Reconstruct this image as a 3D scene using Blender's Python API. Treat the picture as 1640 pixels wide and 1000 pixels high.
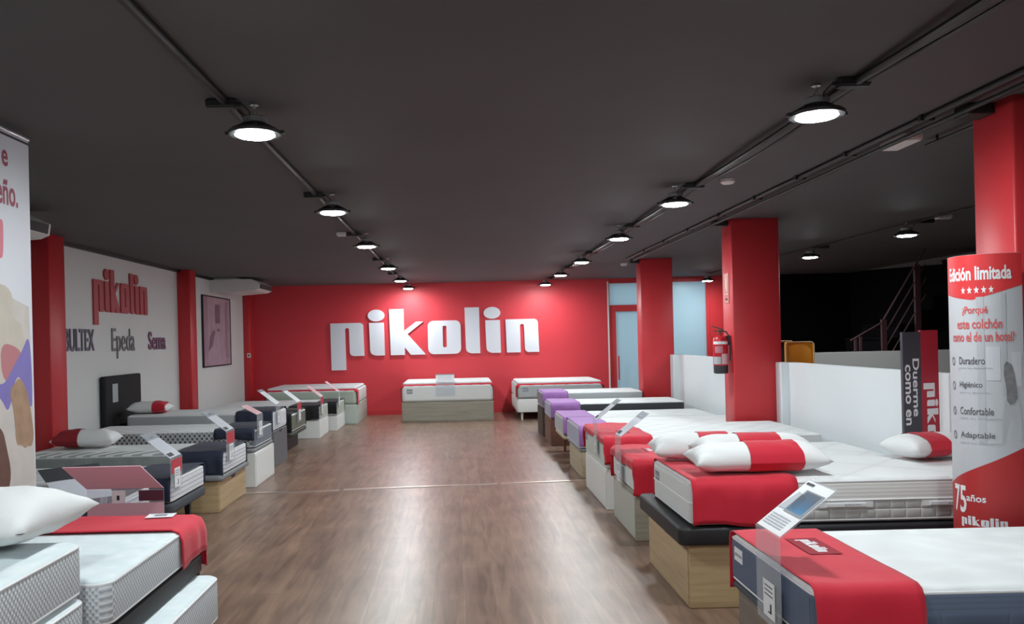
import bpy, bmesh, math, random
from mathutils import Vector, Matrix
random.seed(7)
for o in list(bpy.data.objects): bpy.data.objects.remove(o)
C = bpy.context.scene.collection
PI = math.pi
# ------------------------------------------------------------------ camera
CAMH, FPX, CX, CY, ROLL = 1.55, 1320.0, 734.0, 543.3, 0.0235
cam = bpy.data.cameras.new('camera'); camo = bpy.data.objects.new('camera', cam); C.objects.link(camo)
cam.sensor_width = 36; cam.lens = FPX/1640*36
cam.shift_x = (820-CX)/1640; cam.shift_y = (CY-500)/1640
cr, sr = math.cos(ROLL), math.sin(ROLL)
Rv, Uv, Fv = Vector((cr,0,-sr)), Vector((sr,0,cr)), Vector((0,1,0))
M = Matrix((Rv, Uv, -Fv)).transposed().to_4x4(); M.translation = (0,0,CAMH); camo.matrix_world = M
cam.clip_start = .05; cam.clip_end = 100
bpy.context.scene.camera = camo
def at(px, py, **k):
    'point of the place seen at a photo pixel, on the plane X=, Y= or Z='
    v = Fv + Rv*((px-CX)/FPX) - Uv*((py-CY)/FPX)
    (ax, val), = k.items(); i = 'XYZ'.index(ax); o = Vector((0,0,CAMH))
    return o + v*((val-o[i])/v[i])
# ------------------------------------------------------------------ world, exposure, light levels
w = bpy.data.worlds.new('daylight'); bpy.context.scene.world = w; w.use_nodes = True
w.node_tree.nodes['Background'].inputs[0].default_value = (.76,.84,.88,1)
w.node_tree.nodes['Background'].inputs[1].default_value = 1.6
vs = bpy.context.scene.view_settings
vs.view_transform = 'Standard'; vs.look = 'None'; vs.gamma = 1; vs.exposure = 0; vs.use_curve_mapping = False
LAMP = 365.0      # brightness of each high bay lens
HC = 2.74         # ceiling height
# ------------------------------------------------------------------ materials
MATS = {}
def mat(name, col=(.8,.8,.8), rough=.6, metal=0, spec=.5, noise=0, nscale=8, bump=0, bscale=60, coat=0, sheen=0):
    if name in MATS: return MATS[name]
    m = bpy.data.materials.new(name); m.use_nodes = True; MATS[name] = m
    nt = m.node_tree; b = nt.nodes['Principled BSDF']
    b.inputs['Base Color'].default_value = (*col,1); b.inputs['Roughness'].default_value = rough
    b.inputs['Metallic'].default_value = metal; b.inputs['Specular IOR Level'].default_value = spec
    b.inputs['Coat Weight'].default_value = coat; b.inputs['Sheen Weight'].default_value = sheen
    tc = nt.nodes.new('ShaderNodeTexCoord')
    if noise:
        n = nt.nodes.new('ShaderNodeTexNoise'); n.inputs['Scale'].default_value = nscale; n.inputs['Detail'].default_value = 4
        nt.links.new(tc.outputs['Object'], n.inputs['Vector'])
        r = nt.nodes.new('ShaderNodeMapRange'); r.inputs['To Min'].default_value = 1-noise; r.inputs['To Max'].default_value = 1+noise
        nt.links.new(n.outputs['Fac'], r.inputs['Value'])
        x = nt.nodes.new('ShaderNodeVectorMath'); x.operation = 'SCALE'; x.inputs[0].default_value = col
        nt.links.new(r.outputs[0], x.inputs['Scale']); nt.links.new(x.outputs[0], b.inputs['Base Color'])
    if bump:
        n = nt.nodes.new('ShaderNodeTexNoise'); n.inputs['Scale'].default_value = bscale; n.inputs['Detail'].default_value = 3
        nt.links.new(tc.outputs['Object'], n.inputs['Vector'])
        bp = nt.nodes.new('ShaderNodeBump'); bp.inputs['Strength'].default_value = bump; bp.inputs['Distance'].default_value = .01
        nt.links.new(n.outputs['Fac'], bp.inputs['Height']); nt.links.new(bp.outputs[0], b.inputs['Normal'])
    return m
def math_node(nt, op, a, b=None, c=None):
    n = nt.nodes.new('ShaderNodeMath'); n.operation = op
    for i, v in enumerate((a, b, c)):
        if v is None: continue
        if isinstance(v, (int, float)): n.inputs[i].default_value = v
        else: nt.links.new(v, n.inputs[i])
    return n.outputs[0]
def sep(nt):
    tc = nt.nodes.new('ShaderNodeTexCoord'); s = nt.nodes.new('ShaderNodeSeparateXYZ'); nt.links.new(tc.outputs['Object'], s.inputs[0]); return s.outputs
def mixcol(nt, fac, a, b):
    n = nt.nodes.new('ShaderNodeMix'); n.data_type = 'RGBA'
    nt.links.new(fac, n.inputs[0])
    for i, v in ((6,a),(7,b)):
        if isinstance(v, tuple): n.inputs[i].default_value = (*v,1)
        else: nt.links.new(v, n.inputs[i])
    return n.outputs[2]
def set_bump(nt, h, strength, dist=.01):
    bp = nt.nodes.new('ShaderNodeBump'); bp.inputs['Strength'].default_value = strength; bp.inputs['Distance'].default_value = dist
    nt.links.new(h, bp.inputs['Height']); nt.links.new(bp.outputs[0], nt.nodes['Principled BSDF'].inputs['Normal'])
def wood(name, c1, c2, rough=.45, scale=1.0, axis='X'):
    if name in MATS: return MATS[name]
    m = mat(name, c1, rough); nt = m.node_tree
    tc = nt.nodes.new('ShaderNodeTexCoord'); mp = nt.nodes.new('ShaderNodeMapping')
    sc = {'X':(1.2,14,30), 'Y':(14,1.2,30), 'H':(1.5,1.5,34)}[axis]
    mp.inputs['Scale'].default_value = tuple(s*scale for s in sc)
    nt.links.new(tc.outputs['Object'], mp.inputs[0])
    n = nt.nodes.new('ShaderNodeTexNoise'); n.inputs['Scale'].default_value = 1; n.inputs['Detail'].default_value = 6; n.inputs['Distortion'].default_value = .6
    nt.links.new(mp.outputs[0], n.inputs[0])
    r = nt.nodes.new('ShaderNodeMapRange'); r.inputs[1].default_value = .35; r.inputs[2].default_value = .65; nt.links.new(n.outputs['Fac'], r.inputs[0])
    nt.links.new(mixcol(nt, r.outputs[0], c1, c2), nt.nodes['Principled BSDF'].inputs['Base Color'])
    return m
def quilt(name, col, col2=None, kind='diamond', scale=9.0, bump=.6, rough=.85):
    'knitted mattress top with stitched quilting'
    if name in MATS: return MATS[name]
    m = mat(name, col, rough, spec=.2); nt = m.node_tree; s = sep(nt)
    if kind == 'diamond':
        a = math_node(nt,'ABSOLUTE', math_node(nt,'SINE', math_node(nt,'MULTIPLY', math_node(nt,'ADD', s[0], s[1]), scale)))
        b = math_node(nt,'ABSOLUTE', math_node(nt,'SINE', math_node(nt,'MULTIPLY', math_node(nt,'SUBTRACT', s[0], s[1]), scale)))
        h = math_node(nt,'POWER', math_node(nt,'MULTIPLY', a, b), .35)
    else:
        tc = nt.nodes.new('ShaderNodeTexCoord')
        v = nt.nodes.new('ShaderNodeTexVoronoi'); v.feature = 'SMOOTH_F1'; v.inputs['Scale'].default_value = scale
        nz = nt.nodes.new('ShaderNodeTexNoise'); nz.inputs['Scale'].default_value = scale*.5
        mx = nt.nodes.new('ShaderNodeVectorMath'); mx.operation = 'MULTIPLY_ADD'; mx.inputs[1].default_value = (.35,.35,.35)
        nt.links.new(nz.outputs['Color'], mx.inputs[0]); nt.links.new(tc.outputs['Object'], mx.inputs[2])
        nt.links.new(mx.outputs[0], v.inputs['Vector']); h = v.outputs['Distance']
    set_bump(nt, h, bump, .012)
    if col2:
        f = math_node(nt,'POWER', math_node(nt,'SUBTRACT', 1.0, h), 3.0) if kind == 'diamond' else math_node(nt,'MULTIPLY', h, 1.2)
        nt.links.new(mixcol(nt, f, col, col2), nt.nodes['Principled BSDF'].inputs['Base Color'])
    return m
def dotted(name, base, dot, k=300.0):
    'mattress side knitted with rows of small oval dots'
    if name in MATS: return MATS[name]
    m = mat(name, base, .85, spec=.2); nt = m.node_tree; s = sep(nt)
    u = math_node(nt,'ADD', s[0], s[1])
    a = math_node(nt,'SINE', math_node(nt,'MULTIPLY', u, k)); b = math_node(nt,'SINE', math_node(nt,'MULTIPLY', s[2], k*.8))
    p = math_node(nt,'MULTIPLY', a, b); f = math_node(nt,'GREATER_THAN', p, .18)
    nt.links.new(mixcol(nt, f, base, dot), nt.nodes['Principled BSDF'].inputs['Base Color']); set_bump(nt, p, .4, .004)
    return m
def tufted(name, base, dark, split, pitch=.085):
    'side band: ribbed above the split height, stitched squares below'
    if name in MATS: return MATS[name]
    m = mat(name, base, .8, spec=.2); nt = m.node_tree; s = sep(nt)
    u = math_node(nt,'ADD', s[0], s[1]); k = PI/pitch
    a = math_node(nt,'POWER', math_node(nt,'ABSOLUTE', math_node(nt,'SINE', math_node(nt,'MULTIPLY', u, k))), .25)
    b = math_node(nt,'POWER', math_node(nt,'ABSOLUTE', math_node(nt,'SINE', math_node(nt,'MULTIPLY', math_node(nt,'SUBTRACT', s[2], split), PI/.055))), .25)
    low = math_node(nt,'MULTIPLY', a, b)
    rib = math_node(nt,'MULTIPLY_ADD', math_node(nt,'SINE', math_node(nt,'MULTIPLY', s[2], 300.0)), .03, .10)
    up = math_node(nt,'GREATER_THAN', s[2], split)
    mixf = nt.nodes.new('ShaderNodeMix'); nt.links.new(up, mixf.inputs[0]); nt.links.new(low, mixf.inputs[2]); nt.links.new(rib, mixf.inputs[3])
    set_bump(nt, mixf.outputs[0], .8, .012)
    f = math_node(nt,'SUBTRACT', 1.0, mixf.outputs[0])
    nt.links.new(mixcol(nt, f, base, dark), nt.nodes['Principled BSDF'].inputs['Base Color'])
    return m
def striped(name, base, line, pitch=.036):
    if name in MATS: return MATS[name]
    m = mat(name, base, .7, spec=.2); nt = m.node_tree; s = sep(nt)
    wv = math_node(nt,'SINE', math_node(nt,'MULTIPLY', s[1], 60.0))
    z = math_node(nt,'MULTIPLY_ADD', wv, .0015, s[2])
    f = math_node(nt,'GREATER_THAN', math_node(nt,'SINE', math_node(nt,'MULTIPLY', z, 2*PI/pitch)), .72)
    nt.links.new(mixcol(nt, f, base, line), nt.nodes['Principled BSDF'].inputs['Base Color']); return m
def emit(name, col, s):
    if name in MATS: return MATS[name]
    m = bpy.data.materials.new(name); m.use_nodes = True; MATS[name] = m; nt = m.node_tree
    nt.nodes.remove(nt.nodes['Principled BSDF']); e = nt.nodes.new('ShaderNodeEmission'); e.inputs[0].default_value = (*col,1); e.inputs[1].default_value = s
    nt.links.new(e.outputs[0], nt.nodes['Material Output'].inputs[0]); return m
def clear(name, tint=(.93,.95,.97), a=.8):
    if name in MATS: return MATS[name]
    m = mat(name, (.8,.82,.85), .04); nt = m.node_tree; b = nt.nodes['Principled BSDF']
    t = nt.nodes.new('ShaderNodeBsdfTransparent'); t.inputs[0].default_value = (*tint,1)
    mx = nt.nodes.new('ShaderNodeMixShader'); mx.inputs[0].default_value = a
    nt.links.new(b.outputs[0], mx.inputs[1]); nt.links.new(t.outputs[0], mx.inputs[2]); nt.links.new(mx.outputs[0], nt.nodes['Material Output'].inputs[0]); return m
RED = (.64,.040,.055)
m_red = mat('red_paint', RED, .5, noise=.04, nscale=2, bump=.05, bscale=120)
m_redp = mat('red_pillar_paint', (.58,.032,.040), .42, noise=.05, nscale=3, bump=.08, bscale=90)
m_white = mat('white_wall_paint', (.70,.70,.69), .7, noise=.02, bump=.05, bscale=100)
m_half = mat('white_half_wall', (.76,.80,.82), .6, noise=.015)
m_lam = mat('white_laminate', (.74,.75,.73), .4)
m_lilac = mat('white_letter_board', (.70,.70,.76), .5)
m_logored = mat('crimson_letter_board', (.42,.045,.055), .5)
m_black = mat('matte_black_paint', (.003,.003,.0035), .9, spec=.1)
m_blk = mat('black_leatherette', (.012,.012,.014), .55, bump=.2, bscale=200)
m_blkfab = mat('black_fabric', (.008,.008,.010), .8)
m_pipe = mat('black_conduit', (.012,.012,.013), .5)
m_runred = mat('crimson_runner_cloth', (.57,.006,.028), .75, noise=.05, nscale=3, bump=.15, bscale=25, sheen=.15)
m_patch = mat('dark_crimson_patch', (.28,.008,.02), .8)
m_navy = mat('navy_runner_cloth', (.014,.020,.045), .75, noise=.1, bump=.15, bscale=25, sheen=.1)
m_purple = mat('purple_runner_cloth', (.33,.14,.42), .65, noise=.08, nscale=4, bump=.1, bscale=25, sheen=.1)
m_pil = mat('white_pillow_cotton', (.76,.76,.76), .8, bump=.35, bscale=12)
m_pipew = mat('white_piping', (.75,.75,.76), .7)
m_chrome = mat('chrome', (.6,.6,.6), .2, metal=1)
m_alu = mat('brushed_aluminium', (.55,.55,.56), .35, metal=1)
m_paper = mat('white_paper', (.78,.78,.80), .6)
m_ink = mat('dark_ink', (.03,.03,.035), .6)
m_greyink = mat('grey_ink', (.25,.26,.29), .6)
m_acr = clear('clear_acrylic')
m_wpl = mat('white_plastic', (.75,.75,.73), .4)
m_lens = emit('lamp_lens', (.90,.98,1.0), LAMP)
qw = lambda n, s, k='diamond': quilt(n, (.74,.75,.75), (.62,.63,.64), k, s)
# ceiling paint: charcoal with faint boards
m_ceil = mat('charcoal_ceiling_paint', (.098,.096,.101), .75, noise=.12, nscale=1.2)
nt = m_ceil.node_tree; s = sep(nt)
# floor: laminate planks running down the shop
m_floor = mat('laminate_planks', (.3,.2,.16), .33, spec=.65); nt = m_floor.node_tree; b = nt.nodes['Principled BSDF']
tc = nt.nodes.new('ShaderNodeTexCoord'); mp = nt.nodes.new('ShaderNodeMapping'); mp.inputs['Rotation'].default_value = (0,0,PI/2)
nt.links.new(tc.outputs['Object'], mp.inputs[0])
br = nt.nodes.new('ShaderNodeTexBrick'); br.offset = .37
br.inputs['Color1'].default_value = (.225,.140,.098,1); br.inputs['Color2'].default_value = (.185,.112,.078,1); br.inputs['Mortar'].default_value = (.25,.19,.15,1)
br.inputs['Scale'].default_value = 1; br.inputs['Mortar Size'].default_value = .0018; br.inputs['Brick Width'].default_value = 1.28; br.inputs['Row Height'].default_value = .19; br.inputs['Bias'].default_value = 0
nt.links.new(mp.outputs[0], br.inputs['Vector'])
mp2 = nt.nodes.new('ShaderNodeMapping'); mp2.inputs['Scale'].default_value = (15,1.5,1); nt.links.new(tc.outputs['Object'], mp2.inputs[0])
n1 = nt.nodes.new('ShaderNodeTexNoise'); n1.inputs['Scale'].default_value = 1.0; n1.inputs['Detail'].default_value = 7; n1.inputs['Distortion'].default_value = 1.2
nt.links.new(mp2.outputs[0], n1.inputs[0])
n2 = nt.nodes.new('ShaderNodeTexNoise'); n2.inputs['Scale'].default_value = 2.2; nt.links.new(tc.outputs['Object'], n2.inputs[0])
gr = math_node(nt, 'ADD', math_node(nt,'MULTIPLY', n1.outputs['Fac'], 1.0), math_node(nt,'MULTIPLY', n2.outputs['Fac'], .5))
r = nt.nodes.new('ShaderNodeMapRange'); r.inputs[1].default_value = .5; r.inputs[2].default_value = 1.0; r.inputs[3].default_value = .62; r.inputs[4].default_value = 1.42
nt.links.new(gr, r.inputs[0]); x = nt.nodes.new('ShaderNodeVectorMath'); x.operation = 'SCALE'
nt.links.new(br.outputs['Color'], x.inputs[0]); nt.links.new(r.outputs[0], x.inputs['Scale']); nt.links.new(x.outputs[0], b.inputs['Base Color'])
set_bump(nt, n1.outputs['Fac'], .12, .003)
# ------------------------------------------------------------------ mesh helpers
def tag(o, label=None, cat=None, group=None, kind=None):
    if label: o['label'] = label
    if cat: o['category'] = cat
    if group: o['group'] = group
    if kind: o['kind'] = kind
    return o
class MB:
    def __init__(s): s.v=[]; s.f=[]; s.m=[]
    def add(s, vs, fs, mi=0):
        n=len(s.v); s.v += [tuple(v) for v in vs]; s.f += [tuple(i+n for i in f) for f in fs]; s.m += [mi]*len(fs); return s
    def box(s, x0,x1,y0,y1,z0,z1, mi=0):
        return s.add([(x0,y0,z0),(x1,y0,z0),(x1,y1,z0),(x0,y1,z0),(x0,y0,z1),(x1,y0,z1),(x1,y1,z1),(x0,y1,z1)],
                     [(0,3,2,1),(4,5,6,7),(0,1,5,4),(1,2,6,5),(2,3,7,6),(3,0,4,7)], mi)
    def rbox(s, x0,x1,y0,y1,z0,z1, rv=.05, rh=.025, seg=5, hs=4, mi=0, cap=None):
        'box with rounded upright corners and rounded top and bottom edges'
        ex=min(.02,max(.0002,(min(x1-x0,y1-y0)/2-rh)*.5))
        prof=[(rh+ex,z0),(rh,z0)]+[(rh*(1-math.sin(a)), z0+rh*(1-math.cos(a))) for a in [PI/2*i/hs for i in range(1,hs+1)]]
        prof+=[(rh*(1-math.sin(a)), z1-rh*(1-math.cos(a))) for a in [PI/2*(hs-i)/hs for i in range(0,hs)]]+[(rh,z1),(rh+ex,z1)]
        rings=[]
        for d,z in prof:
            r=min(max(rv-d*.6,.004),(min(x1-x0,y1-y0)/2-d)*.98); ring=[]
            for cx,cy,a0 in ((x1-d-r,y1-d-r,0),(x0+d+r,y1-d-r,PI/2),(x0+d+r,y0+d+r,PI),(x1-d-r,y0+d+r,PI*1.5)):
                for i in range(seg+1):
                    a=a0+PI/2*i/seg; ring.append((cx+r*math.cos(a),cy+r*math.sin(a),z))
            rings.append(ring)
        n=len(rings[0]); vs=[p for r_ in rings for p in r_]; fs=[]; ms=[]
        for k in range(len(rings)-1):
            for i in range(n):
                j=(i+1)%n; fs.append((k*n+i,k*n+j,(k+1)*n+j,(k+1)*n+i)); ms.append(mi if (cap is None or k<len(rings)-3-hs//2) else cap)
        fs.append(tuple(reversed(range(n)))); ms.append(mi)
        fs.append(tuple((len(rings)-1)*n+i for i in range(n))); ms.append(mi if cap is None else cap)
        b0=len(s.v); s.v+=vs; s.f+=[tuple(i+b0 for i in f) for f in fs]; s.m+=ms; return s
    def tube(s, pts, r, n=8, closed=False, mi=0):
        P=[Vector(p) for p in pts]; rings=[]; N=len(P)
        for i,p in enumerate(P):
            a=P[(i-1)%N] if (closed or i) else P[0]; c=P[(i+1)%N] if (closed or i<N-1) else P[-1]
            t=(c-a).normalized(); u=t.cross(Vector((0,0,1)))
            if u.length<.1: u=t.cross(Vector((1,0,0)))
            u.normalize(); w_=t.cross(u)
            rings.append([p+(u*math.cos(2*PI*k/n)+w_*math.sin(2*PI*k/n))*r for k in range(n)])
        vs=[q for r_ in rings for q in r_]; fs=[]
        for i in range(N if closed else N-1):
            for k in range(n):
                j=(k+1)%n; i2=(i+1)%N; fs.append((i*n+k,i*n+j,i2*n+j,i2*n+k))
        if not closed: fs += [tuple(reversed(range(n))), tuple((N-1)*n+k for k in range(n))]
        return s.add(vs,fs,mi)
    def lathe(s, prof, cx=0, cy=0, n=28, mi=0):
        vs=[]; fs=[]
        for r_,z in prof:
            for k in range(n): vs.append((cx+r_*math.cos(2*PI*k/n),cy+r_*math.sin(2*PI*k/n),z))
        for i in range(len(prof)-1):
            for k in range(n):
                j=(k+1)%n; fs.append((i*n+k,i*n+j,(i+1)*n+j,(i+1)*n+k))
        fs.append(tuple(reversed(range(n)))); fs.append(tuple((len(prof)-1)*n+k for k in range(n)))
        return s.add(vs,fs,mi)
    def prism(s, poly, a0, a1, axis='Y', mi=0):
        'extrude a 2D polygon; axis = the direction of extrusion'
        f={'Y':lambda p,a:(p[0],a,p[1]),'X':lambda p,a:(a,p[0],p[1]),'Z':lambda p,a:(p[0],p[1],a)}[axis]
        n=len(poly); vs=[f(p,a0) for p in poly]+[f(p,a1) for p in poly]
        fs=[tuple(range(n)),tuple(reversed(range(n,2*n)))]+[(i,(i+1)%n+0,(i+1)%n+n,i+n) for i in range(n)]
        return s.add(vs,fs,mi)
    def xf(s, fn): s.v=[tuple(fn(*v)) for v in s.v]; return s
    def build(s, name, mats, parent=None, loc=(0,0,0), rz=0, smooth=None, recalc=True):
        me=bpy.data.meshes.new(name); me.from_pydata(s.v,[],s.f)
        if not isinstance(mats,(list,tuple)): mats=[mats]
        for m_ in mats: me.materials.append(m_)
        for p,mi in zip(me.polygons,s.m): p.material_index=mi
        if recalc:
            bm=bmesh.new(); bm.from_mesh(me); bmesh.ops.recalc_face_normals(bm,faces=bm.faces); bm.to_mesh(me); bm.free()
        if smooth:
            for p in me.polygons: p.use_smooth=True
            me.set_sharp_from_angle(angle=math.radians(smooth))
        o=bpy.data.objects.new(name,me); C.objects.link(o)
        if parent: o.parent=parent
        o.location=loc; o.rotation_euler=(0,0,rz); return o
def empty(name, loc, rz=0):
    o=bpy.data.objects.new(name,None); C.objects.link(o); o.location=loc; o.rotation_euler=(0,0,rz); o.empty_display_size=.1; return o
def dup(root, loc, label=None, group=None, rz=None):
    r_=root.copy(); C.objects.link(r_); r_.location=loc
    if rz is not None: r_.rotation_euler=(0,0,rz)
    if label: r_['label']=label
    if group: r_['group']=group
    for ch in list(root.children):
        c=ch.copy(); C.objects.link(c); c.parent=r_
        for g in ch.children:
            d=g.copy(); C.objects.link(d); d.parent=c
    return r_
TXT={}
def text_geo(body, bold=0.0):
    'lettering as flat faces, in a box of unit height; returns verts, faces, width/height'
    k=(body,bold)
    if k not in TXT:
        cu=bpy.data.curves.new('t','FONT'); cu.body=body; cu.offset=bold; cu.resolution_u=3
        o=bpy.data.objects.new('t',cu); C.objects.link(o); bpy.context.view_layer.update()
        me=o.evaluated_get(bpy.context.evaluated_depsgraph_get()).to_mesh()
        vs=[tuple(v.co) for v in me.vertices]; fs=[tuple(p.vertices) for p in me.polygons]
        bpy.data.objects.remove(o); bpy.data.curves.remove(cu)
        x0=min(v[0] for v in vs); x1=max(v[0] for v in vs); y0=min(v[1] for v in vs); y1=max(v[1] for v in vs)
        TXT[k]=([((v[0]-x0)/(x1-x0),(v[1]-y0)/(y1-y0)) for v in vs],fs,(x1-x0)/(y1-y0))
    return TXT[k]
def text(mb, body, fn, u0,u1,v0,v1, mi=0, bold=0.0):
    'letter the box u0..u1, v0..v1, fn maps (u,v) to a point in space'
    vs,fs,_=text_geo(body,bold); return mb.add([fn(u0+(u1-u0)*a, v0+(v1-v0)*b) for a,b in vs],fs,mi)
def quad(mb, fn, u0,u1,v0,v1, mi=0, n=1):
    for i in range(n):
        a=u0+(u1-u0)*i/n; b=u0+(u1-u0)*(i+1)/n
        mb.add([fn(a,v0),fn(b,v0),fn(b,v1),fn(a,v1)],[(0,1,2,3)],mi)
    return mb
def rrect(x0,x1,y0,y1,r_,k=4, corners=(1,1,1,1)):
    P=[]
    for (cx,cy,a0),on in zip(((x1-r_,y1-r_,0),(x0+r_,y1-r_,PI/2),(x0+r_,y0+r_,PI),(x1-r_,y0+r_,PI*1.5)),corners):
        for i in range(k+1):
            a=a0+PI/2*i/k
            if on: P.append((cx+r_*math.cos(a),cy+r_*math.sin(a)))
            else: P.append((cx+r_*(1 if math.cos(a0+PI/4)>0 else -1)*(1-.001*i),cy+r_*(1 if math.sin(a0+PI/4)>0 else -1)*(1-.001*i)))
    return P
# ------------------------------------------------------------------ the setting
def struct(name, mb, m_, parent=None, smooth=None):
    o=mb.build(name,m_,parent,smooth=smooth)
    if not parent: o['kind']='structure'
    return o
XL, XR, YB, YF = -4.4, 8.2, 17.2, -4.5
struct('floor', MB().box(XL-.2,XR+.2,YF-.2,YB+3,-.1,0), m_floor)
struct('ceiling', MB().box(XL-.2,XR+.2,YF-.2,YB+.22,HC,HC+.15), m_ceil)
struct('wall_left', MB().box(XL-.2,XL,YF-.2,YB+.2,0,HC), m_white)
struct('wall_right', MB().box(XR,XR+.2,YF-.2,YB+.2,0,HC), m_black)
struct('wall_front', MB().box(XL,XR,YF-.2,YF,0,HC), m_white)
struct('wall_back', MB().box(XL,3.14,YB,YB+.2,0,HC), m_red)
struct('wall_back_right', MB().box(5.26,6.1,YB,YB+.2,0,HC), m_redp)
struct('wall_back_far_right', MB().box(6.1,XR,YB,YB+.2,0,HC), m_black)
struct('baseboard_back', MB().box(-4.28,3.14,YB-.02,YB,0,.10), m_redp)
struct('trim_1', MB().box(3.14,5.26,YB+.03,YB+.17,2.64,HC), m_redp)          # header over door and window
struct('trim_2', MB().box(3.125,3.155,YB-.012,YB+.01,.10,HC-.06), m_wpl)         # pale edge of the red panel wall
struct('trim_3', MB().box(XL,XL+.05,YF,YB,2.70,HC), m_pipe)                    # dark strip along the left wall top
# frosted door and window
m_frost = mat('frosted_glass', (.75,.87,.93), .3); nt = m_frost.node_tree
tr = nt.nodes.new('ShaderNodeBsdfTranslucent'); tr.inputs[0].default_value=(.55,.68,.74,1)
mx = nt.nodes.new('ShaderNodeMixShader'); mx.inputs[0].default_value=.75
nt.links.new(nt.nodes['Principled BSDF'].outputs[0], mx.inputs[1]); nt.links.new(tr.outputs[0], mx.inputs[2]); nt.links.new(mx.outputs[0], nt.nodes['Material Output'].inputs[0])
y0,y1=YB+.03,YB+.13
d=struct('door_1', MB().box(3.155,3.30,y0,y1,0,2.05).box(4.04,4.14,y0,y1,0,2.05).box(3.155,4.14,y0,y1,2.05,2.18).box(3.30,4.04,y0,y1,0,.1), m_redp)
MB().box(3.30,4.04,y0+.04,y0+.05,.1,2.05).build('pane',m_frost,d)
MB().tube([(3.335,y0-.05,.62),(3.335,y0-.05,1.12)],.015).tube([(3.335,y0-.05,.68),(3.335,y0+.01,.68)],.01).tube([(3.335,y0-.05,1.06),(3.335,y0+.01,1.06)],.01).build('door_handle',m_redp,d)
wn=struct('window_1', MB().box(3.155,3.175,y0,y1,2.18,2.64).box(4.12,4.14,y0,y1,2.18,2.64), m_redp)
MB().box(3.175,4.12,y0+.04,y0+.05,2.18,2.64).build('pane',m_frost,wn)
wn=struct('window_2', MB().box(4.14,4.20,y0,y1,0,2.64).box(5.20,5.26,y0,y1,0,2.64).box(4.20,5.20,y0,y1,0,.1), m_redp)
MB().box(4.20,5.20,y0+.04,y0+.05,.1,2.64).build('pane',m_frost,wn)
# pillars
def pillar(x0,x1,ya,yb,n):
    b_=MB().rbox(x0,x1,ya,yb,0,HC,.012,.003,2,1); o=struct('trim_%d'%n,b_,m_redp,smooth=50); return o
pillar(2.87,3.37,4.23,4.56,4); pillar(2.87,3.37,8.60,8.92,5); pillar(2.87,3.37,12.88,13.2,6)
pillar(-4.42,-4.2,8.49,8.84,7); pillar(-4.42,-4.2,12.95,13.26,8); pillar(-4.42,-4.27,16.88,17.22,9)
# half walls
struct('wall_half_front', MB().rbox(3.38,3.46,4.56,8.60,0,1.23,.01,.005,2,1).rbox(3.3,3.46,8.45,8.60,0,1.23,.01,.005,2,1), m_half)
struct('wall_half_rear', MB().rbox(3.38,3.46,8.92,12.88,0,1.23,.01,.005,2,1).rbox(3.3,3.46,12.70,12.88,0,1.23,.01,.005,2,1), m_half)
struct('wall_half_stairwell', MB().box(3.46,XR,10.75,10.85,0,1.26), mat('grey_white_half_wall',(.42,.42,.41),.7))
# metal joint strip
b_=MB()
for i in range(3): b_.box(-2.9+i*1.66,-2.9+i*1.66+1.62,-.022,.022,0,.007)
tag(b_.build('floor_joint_strip', mat('bright_metal_strip',(.8,.74,.68),.3,metal=1), loc=(0,8.72,0), rz=.085),'thin shiny metal joint strip crossing the wooden aisle floor','floor strip')
# ------------------------------------------------------------------ wall lettering: drawn letter by letter (units: x 185..1475, z up)
def logo_polys():
    fl=506
    Y=lambda y: fl-y
    def stem(x0,x1,top): return [(x0,Y(top)),(x1,Y(top)),(x1+2,Y(506)),(x0+38,Y(506)),(x0+20,Y(500)),(x0+8,Y(490)),(x0+4,Y(474))]
    def dot(cx,cy): return [(cx+52*math.cos(a),Y(cy)+37*math.sin(a)) for a in [2*PI*i/28 for i in range(28)]]
    L=[]
    L.append(('letter',[[(185,Y(300)),(368,Y(300)),(381,Y(305)),(388,Y(318)),(392,Y(506)),(326,Y(506)),(310,Y(500)),(303,Y(486)),(300,Y(340)),(296,Y(331)),(281,Y(331)),(275,Y(340)),(278,Y(592)),(187,Y(592))]]))
    L.append(('letter',[stem(425,517,302),dot(470,257)]))
    L.append(('letter',[[(550,Y(220)),(640,Y(220)),(641,Y(356)),(716,Y(301)),(760,Y(301)),(662,Y(377)),(773,Y(506)),(680,Y(506)),(643,Y(458)),(643,Y(506)),(556,Y(506))]]))
    L.append(('o',None))
    L.append(('letter',[stem(1018,1108,220)]))
    L.append(('letter',[stem(1145,1236,302),dot(1188,257)]))
    L.append(('letter',[[(1270,Y(300)),(1448,Y(300)),(1462,Y(305)),(1470,Y(318)),(1475,Y(506)),(1408,Y(506)),(1394,Y(500)),(1387,Y(486)),(1384,Y(340)),(1380,Y(331)),(1364,Y(331)),(1359,Y(340)),(1361,Y(506)),(1275,Y(506))]]))
    return L
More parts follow.
